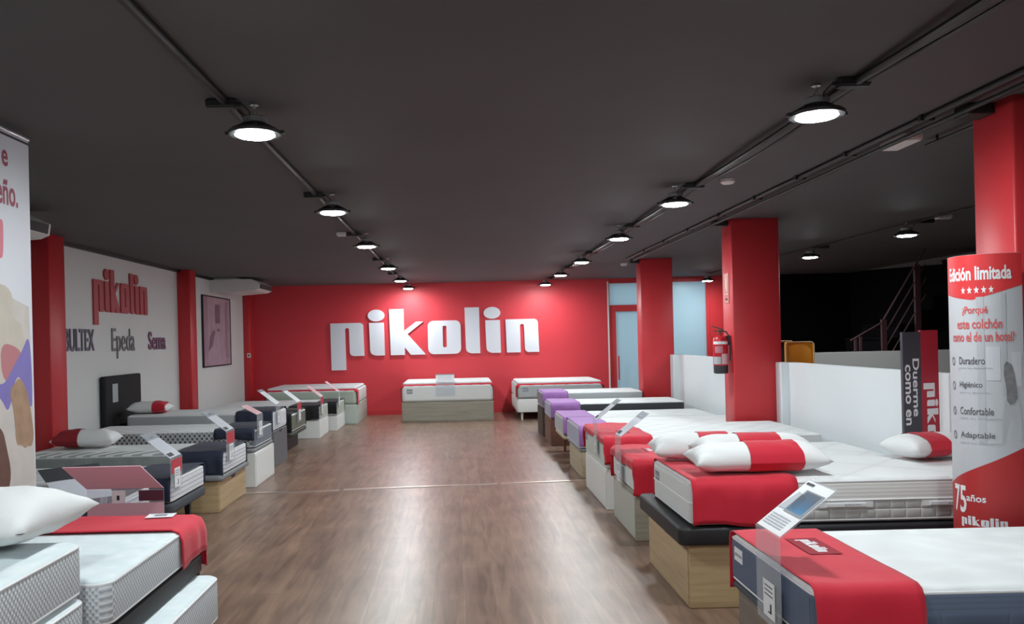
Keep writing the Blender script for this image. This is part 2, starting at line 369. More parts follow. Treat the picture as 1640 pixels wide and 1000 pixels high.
def logo(root, fn, depth, m_, name='letter'):
    'fn(u, v, d) -> point; u 0..1 along the word, v 0 baseline .. 1 x-height, d depth off the wall'
    U=lambda x:(x-185)/1290; V=lambda y:y/206
    for nm,ps in logo_polys():
        b_=MB()
        if nm=='o':
            O=rrect(788,992,0,208,34); I=rrect(880,904,42,176,8); n=len(O)
            vs=[fn(U(x),V(y),dd) for dd in (0,depth) for P in (O,I) for x,y in P]
            fs=[]
            for i in range(n):
                j=(i+1)%n; fs+=[(i,j,n+j,n+i),(2*n+i,2*n+j,3*n+j,3*n+i),(i,j,2*n+j,2*n+i),(n+i,n+j,3*n+j,3*n+i)]
            b_.add(vs,fs)
        else:
            for P in ps:
                n=len(P); vs=[fn(U(x),V(y),0) for x,y in P]+[fn(U(x),V(y),depth) for x,y in P]
                b_.add(vs,[tuple(range(n)),tuple(range(n,2*n))]+[(i,(i+1)%n,(i+1)%n+n,i+n) for i in range(n)])
        b_.build(name,m_,root)
g=empty('wall_lettering',(-2.66,YB,1.245))
tag(g,'large white raised pikolin letters on the red back wall','lettering')
logo(g, lambda u,v,d:(u*4.34, -.003-d, v*.69), .035, m_lilac)
g=empty('wall_lettering',(XL,9.93,1.99))
tag(g,'small red raised pikolin letters on the white left wall','lettering')
logo(g, lambda u,v,d:(.003+d, u*1.72, v*.39), .02, m_logored)
def walltext(body,ya,yb,za,zb,m_,label,bold=.0):
    g=empty('wall_lettering',(XL,ya,za)); tag(g,label,'lettering')
    # one raised mesh per word, letters cut as one sign
    vs,fs,_=text_geo(body,bold); b_=MB()
    b_.add([(.003,a*(yb-ya),b*(zb-za)) for a,b in vs],fs)
    b_.add([(.015,a*(yb-ya),b*(zb-za)) for a,b in vs],fs)
    # rim faces
    from collections import Counter
    e=Counter(tuple(sorted((f[i],f[(i+1)%len(f)]))) for f in fs for i in range(len(f)))
    n=len(vs); b_.f+=[(i,j,j+n,i+n) for (i,j),k in e.items() if k==1]; b_.m+=[0]*(len(b_.f)-len(b_.m))
    b_.build('word',m_,g)
walltext('BULTEX',9.20,9.94,1.51,1.77,mat('slate_letters',(.10,.10,.15),.5),'dark slate BULTEX lettering on the white wall beside the red pillar',.012)
walltext('Epeda',10.45,11.18,1.40,1.79,mat('grey_letters',(.16,.17,.18),.5),'grey Epeda lettering between BULTEX and Sema on the white wall')
walltext('Sema',11.68,12.36,1.50,1.76,mat('plum_letters',(.16,.05,.12),.5),'plum coloured Sema lettering, rightmost word under the red wall logo',.015)
# ------------------------------------------------------------------ framed picture, switch
p=empty('framed_picture',(XL,14.14,1.16)); tag(p,'tall framed mauve picture hanging on the white left wall','picture')
b_=MB(); W_,H_=1.70,1.26
b_.box(0.002,.035,0,.02,0,H_).box(0.002,.035,W_-.02,W_,0,H_).box(0.002,.035,.02,W_-.02,0,.02).box(0.002,.035,.02,W_-.02,H_-.02,H_)
b_.build('frame',m_blk,p)
fn=lambda u,v:(.024,.02+u*(W_-.04),.02+v*(H_-.04)); f2=lambda u,v:(.026,.02+u*(W_-.04),.02+v*(H_-.04))
b_=MB(); quad(b_,fn,0,1,0,1,0)
quad(b_,f2,.42,.60,.62,.90,2); quad(b_,f2,.0,.16,.0,1,1); quad(b_,f2,.80,.90,.1,.95,1)
b_.add([f2(*q) for q in ((.16,.2),(.3,.28),(.42,.5),(.34,.52),(.22,.42))],[(0,1,2,3,4)],2)
b_.add([f2(*q) for q in ((.48,.50),(.60,.50),(.58,.54),(.5,.54))],[(0,1,2,3)],2)
b_.build('print',[mat('mauve_print',(.46,.35,.42),.35,noise=.3,nscale=5),mat('mauve_print_mid',(.36,.26,.33),.35,noise=.3,nscale=7),mat('mauve_print_dark',(.22,.15,.20),.35,noise=.2)],p)
p=empty('light_switch',(-4.33,16.878,1.27)); tag(p,'small light switch on the dark red corner pillar','switch')
MB().rbox(0,.07,-.012,0,0,.09,.004,.003,2,1).build('switch_plate',m_wpl,p); MB().box(.02,.05,-.017,-.012,.025,.065).build('rocker',m_ink,p)
# ------------------------------------------------------------------ ceiling: lamps, cables, boxes, air conditioners
m_house=mat('lamp_housing',(.03,.03,.032),.45)
m_grey=mat('grey_metal',(.30,.30,.31),.4,metal=.4)
def make_lamp():
    g=empty('high_bay_lamp',(0,0,0))
    b_=MB(); b_.lathe([(.098,.0),(.127,.002),(.130,.016),(.115,.028),(.075,.036)],n=36)
    b_.build('housing',m_house,g,smooth=40)
    b_=MB()
    for k in range(24):
        a=2*PI*k/24; c,s_=math.cos(a),math.sin(a)
        b_.add([(.04*c-.0015*s_,.04*s_+.0015*c,.036),(.125*c-.0015*s_,.125*s_+.0015*c,.022),(.06*c-.0015*s_,.06*s_+.0015*c,.056),
                (.04*c+.0015*s_,.04*s_-.0015*c,.036),(.125*c+.0015*s_,.125*s_-.0015*c,.022),(.06*c+.0015*s_,.06*s_-.0015*c,.056)],[(0,1,2),(3,4,5),(0,1,4,3),(1,2,5,4),(0,2,5,3)])
    b_.build('heat_sink',m_house,g)
    b_=MB(); b_.lathe([(.01,-.012),(.06,-.011),(.088,-.006),(.097,.0)],n=36); b_.build('lens',m_lens,g,smooth=60)
    b_=MB(); b_.lathe([(.055,.056),(.06,.06),(.06,.085),(.05,.092),(.02,.094)],n=24); b_.build('driver',m_grey,g,smooth=40)
    b_=MB(); b_.tube([(.0,0,.094),(.012,0,.108),(0,0,.122),(-.012,0,.108),(0,0,.096)],.003,6).tube([(0,0,.12),(0,.01,.132),(0,0,.143),(0,-.01,.132),(0,0,.12)],.003,6)
    b_.lathe([(.022,.148),(.022,.152),(.006,.154)],n=16).tube([(0,0,.142),(0,0,.15)],.003,6); b_.build('hook',m_chrome,g)
    b_=MB()
    for sx in (-1,1): b_.box(sx*.133-.012,sx*.133+.012,-.012,.012,.004,.02)
    b_.build('clip',m_house,g)
    return g
ZL=2.585
lamp=None
names=['nearest','second','third','fourth','fifth','farthest']
def put_lamp(x,y,label,group):
    global lamp
    if lamp is None:
        lamp=make_lamp(); lamp.location=(x,y,ZL); tag(lamp,label,'ceiling lamp',group)
    else: dup(lamp,(x,y,ZL),label,group)
for i,y in enumerate([4.09,6.62,9.05,11.86,14.4,16.6]):
    put_lamp(-.985,y,'round high bay ceiling lamp, %s of the six lit in the left row'%names[i],'high bay lamps in the left row')
for i,y in enumerate([3.99,6.60,8.90,11.6,13.98,16.42]):
    put_lamp(1.76,y,'round high bay ceiling lamp, %s of the six lit in the right row'%names[i],'high bay lamps in the right row')
put_lamp(5.03,9.2,'round ceiling lamp beyond the right pillars, nearest to the stair railing','high bay lamps beyond the pillars')
put_lamp(5.0,11.65,'round ceiling lamp beyond the pillars, above the orange chair back','high bay lamps beyond the pillars')
put_lamp(4.96,16.33,'round ceiling lamp in front of the large frosted window','high bay lamps beyond the pillars')
for x,t in ((-.985,'left'),(1.76,'right')):
    for y,q in ((1.5,'one before the nearest lit one in view'),(-1.1,'closest to the shop entrance')):
        put_lamp(x,y,'round high bay lamp, %s row, %s'%(t,q),'high bay lamps near the entrance')
def cable(pts,r_,label,cat='cable',n=6):
    b_=MB(); o=Vector(pts[0])
    b_.tube([Vector(p)-o for p in pts],r_,n); return tag(b_.build('ceiling_cable',m_pipe,loc=o,smooth=60),label,cat)
def sag(x,ys,z0=2.722,dz=.03,dx=0.0,n=6):
    P=[]
    for a,b in zip(ys[:-1],ys[1:]):
        for k in range(n):
            t=k/n; P.append((x+dx*math.sin(PI*t),a+(b-a)*t,z0-dz*math.sin(PI*t)))
    P.append((x,ys[-1],z0)); return P
cable([(-1.10,y,2.722) for y in (-2,2,6,10,14,16.9)],.020,'black conduit on the ceiling running along the left lamp row')
cable(sag(1.90,[-2,1.4,3.95,6.5,8.85,11.5,13.9,16.7],2.720,.035,-.03),.020,'black cable sagging between the right row lamps, beside the row',)
cable(sag(1.945,[-2,1.4,3.95,6.5,8.85,11.5,13.9,16.7],2.722,.05,-.02),.011,'thinner black cable sagging beside the thick one over the right lamp row')
cable([(2.63,y,2.722) for y in (-2,2,6,10,12.75)],.019,'black conduit on the ceiling in front of the right pillars, farther from the pillars')
cable([(2.72,y,2.70) for y in (-2,2,4.5)]+[(2.74,y,2.705) for y in (6,10,12.75)],.014,'thin black conduit on the ceiling, the one closer to the right pillars')
cable([(5.06,2,2.722),(5.06,7,2.722),(5.04,9.2,2.715),(5.02,11.65,2.715),(4.98,16.3,2.722)],.010,'black cable on the ceiling joining the lamps beyond the pillars')
def clamps():
    k=0
    for y in (1.9,3.2,4.6,5.5,6.3,7.2,8.2,9.3,10.4,11.5):
        b_=MB(); b_.box(-.05,.03,-.015,.015,-.034,0)
        tag(b_.build('cable_clamp',m_pipe,loc=(2.65,y,HC)),'small black clamp holding the two conduits to the ceiling by the pillars','clamp','clamps along the pillar conduits'); k+=1
clamps()
def jbox(x,y,sx,label):
    g=empty('junction_box',(x,y,2.70)); tag(g,label,'junction box','junction boxes beside the lamps')
    MB().rbox(-.075,.075,-.03,.03,0,.036,.008,.004,2,1).build('box_body',m_pipe,g); MB().rbox(-.07,.07,-.025,.025,-.006,0,.006,.002,2,1).build('cover',m_house,g)
    MB().tube([(sx*.075,0,.015),(sx*.10,0,.012),(sx*.13,-.01+.03,-.02),(sx*.11,.06,-.045)],.004,6).tube([(sx*.07,0,.015),(sx*.095,0,.015)],.009,8).build('lead',m_pipe,g)
for i,y in enumerate([4.09,6.62,9.05,11.86,14.4,16.6]): jbox(-1.12,y-.09,1,'black junction box on the ceiling beside the %s lamp of the left row'%names[i])
for i,y in enumerate([3.99,6.60,8.90,11.6,13.98,16.42]): jbox(1.89,y-.10,-1,'black junction box on the ceiling beside the %s lamp of the right row'%names[i])
jbox(5.14,9.0,-1,'black junction box beside the lamp nearest to the stair railing')
jbox(5.12,11.5,-1,'black junction box beside the lamp above the orange chair')
for x,y,l in ((2.80,4.43,'near'),(2.80,8.76,'middle'),(2.80,13.02,'rear')):
    g=MB().rbox(-.07,.07,-.07,.07,0,.06,.01,.004,2,1).build('cable_box',m_pipe,loc=(x,y,2.678)); tag(g,'square black cable box on the ceiling at the %s red pillar on the right'%l,'cable box')
def ebox(x,y,sx,sy,h,label,m_=m_wpl):
    g=empty('emergency_light',(x,y,HC-h)); tag(g,label,'emergency light')
    MB().rbox(-sx/2,sx/2,-sy/2,sy/2,.012,h,.012,.006,3,2).build('light_housing',m_,g,smooth=40)
    MB().rbox(-sx/2+.008,sx/2-.008,-sy/2+.008,sy/2-.008,0,.012,.008,.004,2,1).build('diffuser',m_wpl,g,smooth=40)
ebox(2.79,5.14,.12,.30,.05,'white rectangular emergency light on the ceiling between the near and middle right pillars')
ebox(-1.24,8.95,.11,.07,.045,'small white emergency light on the ceiling by the third lamp of the left row')
ebox(5.16,8.72,.16,.09,.04,'small white emergency light beside the ceiling lamp near the stair railing')
ebox(2.76,13.6,.10,.10,.045,'small white emergency light on the ceiling by the rear right pillar')
b_=MB().lathe([(.055,HC-.008),(.055,HC-.03),(.04,HC-.042),(.012,HC-.045)],n=24)
tag(b_.build('smoke_detector',m_wpl,loc=(2.12,6.4,.008),smooth=40),'round white smoke detector on the ceiling right of the second lamp','smoke detector')
b_=MB(); b_.tube([(0,0,0),(0,.5,0)],.012).tube([(0,.38,0),(0,.38,.04)],.008); 
tag(b_.build('spotlight_rail',m_pipe,loc=(2.98,4.70,2.70)),'short black rail on the ceiling next to the near right pillar','rail')
def aircon(y0,y1,label):
    g=empty('air_conditioner',(XL,y0,2.47)); tag(g,label,'air conditioner'); L_=y1-y0
    prof=[(.002,.235),(.74,.235),(.89,.155),(.875,.06),(.80,.03),(.35,.0),(.002,.02)]
    MB().prism([(a,b) for a,b in prof],0,L_).build('casing',m_wpl,g)
    # slanted louvre in the nose
    b_=MB(); n_=Vector((.08,0,.15)).normalized()
    P=[(.762,.2235),(.872,.165)]
    b_.add([(.892,.05,.150),(.892,L_-.05,.150),(.879,L_-.05,.068),(.879,.05,.068),(.900,.05,.150),(.900,L_-.05,.150),(.887,L_-.05,.068),(.887,.05,.068)],[(0,1,2,3),(4,5,6,7),(0,1,5,4),(1,2,6,5),(2,3,7,6),(3,0,4,7)])
    b_.build('louvre',m_ink,g)
    b_=MB()
    b_.box(.05,.45,.1,L_-.1,.235,.27); b_.build('mounting_plate',m_wpl,g)
aircon(14.65,15.65,'white air conditioner hung under the ceiling in the far left corner above the picture')
aircon(6.30,7.15,'white air conditioner under the ceiling half hidden by the tall left banner')
b_=MB().tube([(0,0,0),(.0,-.9,.09)],.010); tag(b_.build('drain_pipe',m_wpl,loc=(XL+.014,16.75,2.37)),'thin white pipe on the wall under the far air conditioner','pipe')
# ------------------------------------------------------------------ beds
def loc2(fr, dz=0): return (fr[0],fr[1],dz)
def mattress(fr, L, hw, z0, z1, mats, label, front=None, front_label=None, group=None, piping=m_pipew, rv=.055, rh=.03, logo_m=None, tagtext=None, lining=True):
    'fr=(x,y,rz): foot end centre, local +x to the head. mats = side, top'
    if front and rv==.055: rv=.035
    b_=MB().rbox(0,L,-hw,hw,0,z1-z0,rv,rh,6,4,0,1)
    if front:
        for i,f in enumerate(b_.f):
            if len(f)==4 and sum(b_.v[k][0] for k in f)/4<rv*.95 and b_.m[i]==0: b_.m[i]=2
    o=b_.build('mattress',list(mats)+([front] if front else []),loc=(fr[0],fr[1],z0),rz=fr[2],smooth=50); tag(o,label,'mattress',group)
    h=z1-z0
    if piping:
        for z,d in ((.018,rh*.15),(h-rh*.55,rh*.12)):
            P=[(x,y,z) for x,y in rrect(d,L-d,-hw+d,hw-d,rv,5)]
            MB().tube(P,.0055,6,closed=True).build('piping',piping,o,smooth=60)
    if front:
        b_=MB(); k=MB().rbox(0,L,-hw,hw,0,h,rv,rh,6,4)
        y1_=hw-rv; b_.rbox(-.0022,.004,-y1_,y1_,rh,h-rh,.0009,.0009,2,1)
        fo=b_.build('foot_panel',front,o)
        if front_label: fo['label']=front_label
        if tagtext:
            tb=MB(); fnn=lambda u,v:(-.0075,-u if fr[2]==0 or True else u,v)
            quad(tb,lambda u,v:(-.0030,u,v),y1_-.14,y1_-.03,h*.5,h*.78,0)
            text(tb,'pikolin',lambda u,v:(-.0036,y1_-.04-u,v),0,.09,h*.58,h*.68,1)
            tb.build('sewn_tag',[m_paper if tagtext=='w' else m_greyink, m_ink if tagtext=='w' else m_paper],o)
    return o
def fold(t,h,r_,e):
    a=abs(t)-(h-r_); s_=1 if t>0 else -1
    if a<=0: return t,e
    if a<r_*PI/2: q=a/r_; return s_*(h-r_+(r_+e)*math.sin(q)), -r_+(r_+e)*math.cos(q)
    return s_*(h+e), -r_-(a-r_*PI/2)
def runner(fr, u0, u1, hw, ztop, drop, m_, label, drop2=None, front=0.0, emblem=None, patch=m_patch, wr=.006, group=None, skew=0, seed=0):
    'cloth laid across a mattress; drop = hang on the -y side, drop2 on the +y side, front = hang over the foot'
    rnd=random.Random(seed); ph=[rnd.uniform(0,6) for _ in range(6)]
    drop2=drop if drop2 is None else drop2
    n=56; e=.009; r_=.035; vs=[]; fs=[]; nu=16
    t0=-(hw+drop-r_*.43); t1=hw+drop2-r_*.43
    uu=[u0-front*(1-i/4) for i in range(4)] if front else []
    uu+= [u0+(u1-u0)*i/nu for i in range(nu+1)]
    for iu,u in enumerate(uu):
        for i in range(n+1):
            t=t0+(t1-t0)*i/n; y,z=fold(t,hw,r_,e)
            x=u+skew*t*(u>u0)
            hang=max(0,abs(t)-hw)
            wv=wr*(math.sin(u*17+ph[0]+t*3)+.6*math.sin(u*31+ph[1]))
            if hang>0: y+= (abs(wv)+.002)*min(1,hang/.06)*(1 if t>0 else -1)*1.5; z+=.012*math.sin(u*11+ph[2])*min(1,hang/.08)
            else: z+=max(0,.35*wr*(math.sin(t*13+ph[3]+u*9)+math.sin(t*5+u*20+ph[4])))
            if front and u<u0:
                f_=u0-u; x=u0-e-.004-.01*math.sin(t*14+ph[5])**2*(f_/front); z=min(z,-f_*(1+.12*math.sin(t*9+ph[1]))); y=max(-hw-.012,min(hw+.012,y))
            vs.append((x,y,z+.002))
    N=n+1
    for a in range(len(uu)-1):
        for i in range(n): fs.append((a*N+i,a*N+i+1,(a+1)*N+i+1,(a+1)*N+i))
    o=MB().add(vs,fs).build('bed_runner',m_,loc=(fr[0],fr[1],ztop),rz=fr[2],smooth=70)
    md=o.modifiers.new('cloth thickness','SOLIDIFY'); md.thickness=.004; md.offset=1
    tag(o,label,'bed runner',group)
    if emblem:
        cx_,cy_,sc=emblem; b_=MB()
        F=lambda u,v:(cx_-v*1.0,cy_-u,.0155+ .004)
        F2=lambda u,v:(cx_-v*1.0,cy_-u,.0165+.004)
        # reads from the aisle
        F=lambda u,v:(cx_+v*sc,cy_-u*sc,.0195); F2=lambda u,v:(cx_+v*sc,cy_-u*sc,.0205)
        quad(b_,F,-.13,.13,-.065,.065,0)
        b_.xf(lambda x,y,z:(x,y,z)); p_=b_.build('emblem_patch',patch,o)
        b_=MB(); logo_flat(b_,F2,-.10,.10,-.02,.02); b_.build('emblem',m_paper,p_)
    return o
def logo_flat(b_,F,u0,u1,v0,v1,mi=0):
    for nm,ps in logo_polys():
        U=lambda x:u0+(u1-u0)*(x-185)/1290; V=lambda y:v0+(v1-v0)*y/206
        if nm=='o':
            O=rrect(788,992,0,208,34); I=rrect(880,904,42,176,8); n=len(O)
            b_.add([F(U(x),V(y)) for x,y in O+I],[(i,(i+1)%n,n+(i+1)%n,n+i) for i in range(n)],mi)
        else:
            for P in ps: b_.add([F(U(x),V(y)) for x,y in P],[tuple(range(len(P)))],mi)
def base(fr, L, hw, z1, m_, label, lid=None, lidz=0, lidout=.03, notch=False, legs=False, inset=.03, bottom=0.0, edge=None, group=None, legm=None, frontm=None):
    g=empty('divan',(fr[0],fr[1],0),fr[2]); tag(g,label,'bed',group)
    zt=z1-lidz
    if not legs:
        b_=MB().rbox(inset,L,-hw+inset*.3,hw-inset*.3,bottom,zt-.001,.008,.004,2,1)
        b_.build('storage_box',m_,g,smooth=40)
        MB().box(inset-.004,inset-.001,-hw+inset*.3+.02,hw-inset*.3-.02,bottom+.02,zt-.03).build('foot_board',frontm or m_,g)
    if lid:
        MB().rbox(-lidout+.02,L+.0,-hw-lidout*.6,hw+lidout*.6,zt,z1-.002,.05,.018,5,3).build('lid',lid,g,smooth=50)
    if notch:
        b_=MB(); P=[(.07*math.cos(a),zt-.008+.035*math.sin(a)) for a in [PI+PI*i/12 for i in range(13)]]
        b_.prism([(x,z) for x,z in P],inset-.008,inset-.0045,'X'); b_.build('hand_notch',m_ink,g)
    if legs:
        for x in (.12,L-.12):
            for y in (-hw+.09,hw-.09):
                b_=MB(); b_.add([(x-.025,y-.025,zt),(x+.025,y-.025,zt),(x+.025,y+.025,zt),(x-.025,y+.025,zt),(x-.016,y-.016,0),(x+.016,y-.016,0),(x+.016,y+.016,0),(x-.016,y+.016,0)],[(0,1,2,3),(4,5,6,7),(0,1,5,4),(1,2,6,5),(2,3,7,6),(3,0,4,7)])
                b_.build('leg',legm or m_,g)
    return g
def pillow_geo(L,W,T,a=-1,b=1,grow=0.0,n=28,flat=.75,seed=0):
    rnd=random.Random(seed); p1,p2=rnd.uniform(0,6),rnd.uniform(0,6); vs=[]; fs=[]; m_=20
    for side in (1,-1):
        for i in range(n+1):
            u=a+(b-a)*i/n
            for j in range(m_+1):
                v=-1+2*j/m_
                x=L/2*u*(1-.05*(1-v*v)); y=W/2*v*(1-.10*(1-u*u)*1.0)*(1+grow)
                t=max(0,(1-abs(u)**5))**.5*max(0,(1-v*v))**.5
                wr=.03*T*math.sin(u*9+p1+v*4)*(abs(u))+.03*T*math.sin(v*11+u*13+p2)*abs(u)**2
                z=side*(T/2*t*(1 if side>0 else flat)*(1+grow)+ (grow*.05 if t>0 else 0))+wr*t
                vs.append((x,y,z))
    N=(n+1)*(m_+1)
    for s_ in (0,1):
        for i in range(n):
            for j in range(m_):
                q=s_*N+i*(m_+1)+j; fs.append((q,q+1,q+m_+2,q+m_+1))
    return vs,fs
def pillow(loc,rz,L,W,T,label,band=None,band_m=None,tilt=(0,0),group=None,seed=0,seam=True):
    vs,fs=pillow_geo(L,W,T,seed=seed)
    o=MB().add(vs,fs).build('pillow',m_pil,smooth=80); 
    bm=bmesh.new(); bm.from_mesh(o.data); bmesh.ops.remove_doubles(bm,verts=bm.verts,dist=.0006); bmesh.ops.recalc_face_normals(bm,faces=bm.faces); bm.to_mesh(o.data); bm.free()
    o.location=loc; o.rotation_euler=(tilt[0],tilt[1],rz); tag(o,label,'pillow',group)
    if band:
        vs,fs=pillow_geo(L,W,T,band[0],band[1],.035,seed=seed)
        MB().add(vs,fs).build('pillow_band',band_m or m_runred,o,smooth=80)
    return o
def stand(fr, yw, w_, zb, zlow, xo, label, print_kind='grey', card=True, tip=(.235,.185), group='acrylic price stands at the foot of the beds', red=False):
    'bent clear sheet: hangs down the foot of a bed, leans back over it. yw = local y of its centre'
    g=empty('price_stand',(fr[0],fr[1],0),fr[2]); tag(g,label,'price stand',group)
    th=.004; x0=-xo; a,b_=yw-w_/2,yw+w_/2
    mb=MB().box(x0-th,x0,a,b_,zlow,zb)
    n_=Vector((-tip[1],0,tip[0])).normalized()*th
    P=[(x0,zb),(x0+tip[0],zb+tip[1]),(x0+tip[0]+n_.x,zb+tip[1]+n_.z),(x0-th,zb+.002)]
    mb.prism([(p[0],p[1]) for p in P],a,b_); mb.build('acrylic_sheet',m_acr,g)
    o_=n_*1.25
    F=lambda u,v:(x0+tip[0]*v+o_.x, b_-u*w_, zb+tip[1]*v+o_.z); F2=lambda u,v:(x0+tip[0]*v+o_.x*1.4, b_-u*w_, zb+tip[1]*v+o_.z*1.4)
    pm=MB(); quad(pm,F,.02,.98,.02,.97,0)
    M_=[m_paper,m_ink,m_greyink,mat('blue_print',(.10,.42,.80),.4),mat('pale_grey_print',(.45,.46,.50),.5),mat('red_print',(.50,.03,.05),.5),mat('pink_print',(.62,.25,.28),.5)]
    if print_kind=='blue':
        quad(pm,F2,.30,.95,.38,.82,2); quad(pm,F2,.35,.88,.42,.80,3); pm.add([F2(.05,.40),F2(.60,.44),F2(.55,.70),F2(.15,.75)],[(0,1,2,3)],4)
        for k in range(5): quad(pm,F2,.08,.80,.10+k*.045,.12+k*.045,4)
        quad(pm,F2,.08,.35,.90,.94,1); pass
    elif print_kind=='grey':
        M_[0]=mat('silver_print',(.50,.50,.55),.5)
        quad(pm,F2,.02,.98,.74,.97,2); quad(pm,F2,.3,.7,.80,.84,0); quad(pm,F2,.1,.5,.06,.18,1)
        for k in range(6): quad(pm,F2,.12,.85,.26+k*.06,.275+k*.06,4)
    elif print_kind=='silver':
        for k in range(7): quad(pm,F2,.12,.85,.12+k*.1,.14+k*.1,4)
        quad(pm,F2,.02,.98,.84,.97,2)
    else:
        M_[0]=mat('light_pink_print',(.66,.42,.44),.5)
        for k in range(6): quad(pm,F2,.12,.85,.2+k*.1,.22+k*.1,5 if print_kind=='red' else 6)
    pm.build('leaflet',M_,g)
    if red:
        rb=MB().box(x0-th-.001,x0-th-.0004,a+.01,b_-.01,zb-.115,zb-.01); rb.build('red_card',mat('red_price_card',(.50,.04,.06),.5),g)
    if card:
        F3=lambda u,v:(x0-th-.0014, b_-u*w_, v); zc=zb-(.30 if not red else .30); 
        cd=MB(); quad(cd,F3,.30,.78,zlow+.03,zlow+.03+.15,0); F4=lambda u,v:(x0-th-.002, b_-u*w_, v)
        for k in range(3): quad(cd,F4,.36,.70,zlow+.155-k*.018,zlow+.160-k*.018,1)
        quad(cd,F4,.58,.64,zlow+.05,zlow+.09,1); quad(cd,F4,.50,.64,zlow+.05,zlow+.056,1)
        cd.build('price_card',[m_paper,m_ink],g)
    return g
def topper(fr,L,hw,z,par_label=None):
    o=[q for q in C.objects if q.name.startswith('mattress') and q.get('label')][-1]
    MB().rbox(.05,L,-hw+.02,hw-.02,0,.05,.07,.03,6,4).build('pillow_top',qw('soft_topper',6),o,loc=(0,0,z),smooth=50)
w_beige=wood('natural_oak',(.50,.36,.20),(.40,.28,.15),axis='H')
w_light=wood('pale_oak',(.52,.44,.30),(.44,.36,.24),axis='H')
w_grey=wood('grey_oak',(.34,.31,.25),(.26,.24,.19),axis='H')
w_brown=wood('reddish_walnut',(.20,.085,.050),(.14,.055,.035),axis='H')
w_dark=wood('dark_wenge',(.050,.035,.030),(.030,.022,.02),axis='H')
m_dgrey=mat('charcoal_fabric',(.055,.06,.07),.8,noise=.1,nscale=20,bump=.2,bscale=200)
m_mgrey=mat('grey_fabric',(.22,.225,.235),.8,noise=.1,nscale=20,bump=.2,bscale=200)
m_navyside=mat('slate_blue_fabric',(.10,.125,.19),.8,noise=.1,nscale=15,bump=.2,bscale=150)
m_side=mat('white_side_fabric',(.66,.66,.66),.8,noise=.03,bump=.2,bscale=80)
m_gside=mat('pale_grey_side_fabric',(.42,.44,.45),.8,noise=.05,bump=.2,bscale=80)
m_panelw=mat('white_foot_panel',(.66,.67,.66),.7)
m_lav=mat('lavender_grey_panel',(.44,.44,.56),.7)
XH=3.24   # head end of the right beds
def RF(x,y0,y1): return (x,(y0+y1)/2,0.0), (y1-y0)/2
def LF(x,y0,y1): return (x,(y0+y1)/2,PI), (y1-y0)/2
# ---- right row, near to far
fr,hw=RF(1.28,3.02,3.95)
base(fr,1.95,hw,.37,wood('taupe_oak',(.20,.16,.13),(.15,.12,.10),axis='H'),'taupe wooden bed base under the slate blue sided mattress in the right foreground',lid=m_dgrey,lidz=.03,lidout=.02)
mattress(fr,1.95,hw,.37,.595,(tufted('layered_slate_side',(.08,.10,.155),(.12,.15,.22),.13,.25),qw('soft_white_quilt',7,'cell')),'white topped mattress with slate blue sides in the right foreground',front=m_navyside,tagtext='w',rh=.035)
runner(fr,.0,.40,hw,.595,.26,m_runred,'crimson runner with a pikolin patch on the slate blue mattress, right foreground',emblem=(.24,.10,1.05),seed=1)
stand(fr,3.38-fr[1],.26,.73,.35,.03,'clear price stand with a blue and white leaflet in the right foreground','blue')
fr,hw=RF(1.28,4.62,5.50)
f2_=(1.24,5.13,0.0)
base(f2_,1.96,.50,.465,w_beige,'oak storage bed base with a padded black lid, under the pillows',lid=m_blk,lidz=.105,lidout=.05,notch=True)
mattress(fr,1.94,hw,.467,.715,(tufted('stitched_square_side',(.50,.50,.49),(.74,.73,.70),.13),qw('white_quilt_large',5)),'thick white mattress with stitched square sides carrying the three stacked pillows',front=m_panelw,tagtext='g',rh=.03)
runner(fr,.005,.60,hw,.715,.245,m_runred,'wide crimson runner under the stacked pillows hanging to the black lid',seed=2,wr=.008)
mm=[q for q in C.objects if q.name.startswith('mattress')][-1]
MB().tube([(x,y,.128) for x,y in rrect(0,1.94,-hw,hw,.035,5)],.006,6,closed=True).build('piping',m_pipew,mm,smooth=60)
for x0 in (.72,1.30):
    b_=MB(); b_.box(x0,x0+.30,-hw-.006,-hw-.001,.088,.118).box(x0+.04,x0+.26,-hw-.014,-hw-.006,.094,.112)
    hd=b_.build('side_handle',m_pipew,mm); b_=MB(); text(b_,'pikolin',lambda u,v:(x0+.14+u,-hw-.0145,.098+v),0,.09,0,.010); b_.build('woven_name',m_ink,hd)
pillow((1.73,4.83,.812),.02,.80,.28,.19,'white pillow with crimson band, front one of the three on the mattress',(-.20,.58),tilt=(.10,0),group='banded pillows on the thick white mattress',seed=3)
pillow((1.80,5.09,.830),-.03,.72,.27,.19,'white pillow with crimson band, right one behind the front pillow',(-.30,.42),tilt=(.1,0),group='banded pillows on the thick white mattress',seed=4)
pillow((1.56,5.34,.812),-.05,.66,.26,.19,'rumpled white pillow with a crimson band, leftmost behind the front pillow',(-.1,.5),tilt=(.1,0),group='banded pillows on the thick white mattress',seed=5)
pillow((3.0,5.27,.795),.25,.52,.34,.17,'pillow with crimson band lying alone at the head of the thick white mattress',(-.55,.10),seed=6)
fr,hw=RF(1.30,6.18,7.05)
base(fr,1.93,hw,.36,w_grey,'grey oak bed base behind the padded black lid on the right',inset=.0,frontm=mat('pale_washed_board',(.46,.47,.42),.5))
mattress(fr,1.93,hw,.362,.60,(m_side,qw('white_quilt_b',6)),'white mattress on the grey oak base with its foot draped in red',front=m_panelw)
runner(fr,.0,.44,hw,.60,.25,m_runred,'crimson runner hanging down the near side above the grey oak base',front=.07,emblem=(.22,.03,.8),seed=7,wr=.009)
stand(fr,6.63-fr[1],.23,.74,.35,.035,'clear price stand with silver leaflet above the grey oak base','grey')
fr,hw=RF(1.285,7.32,8.50)
base(fr,1.93,hw,.36,m_lam,'plain white bed base on the right side of the aisle',inset=.0)
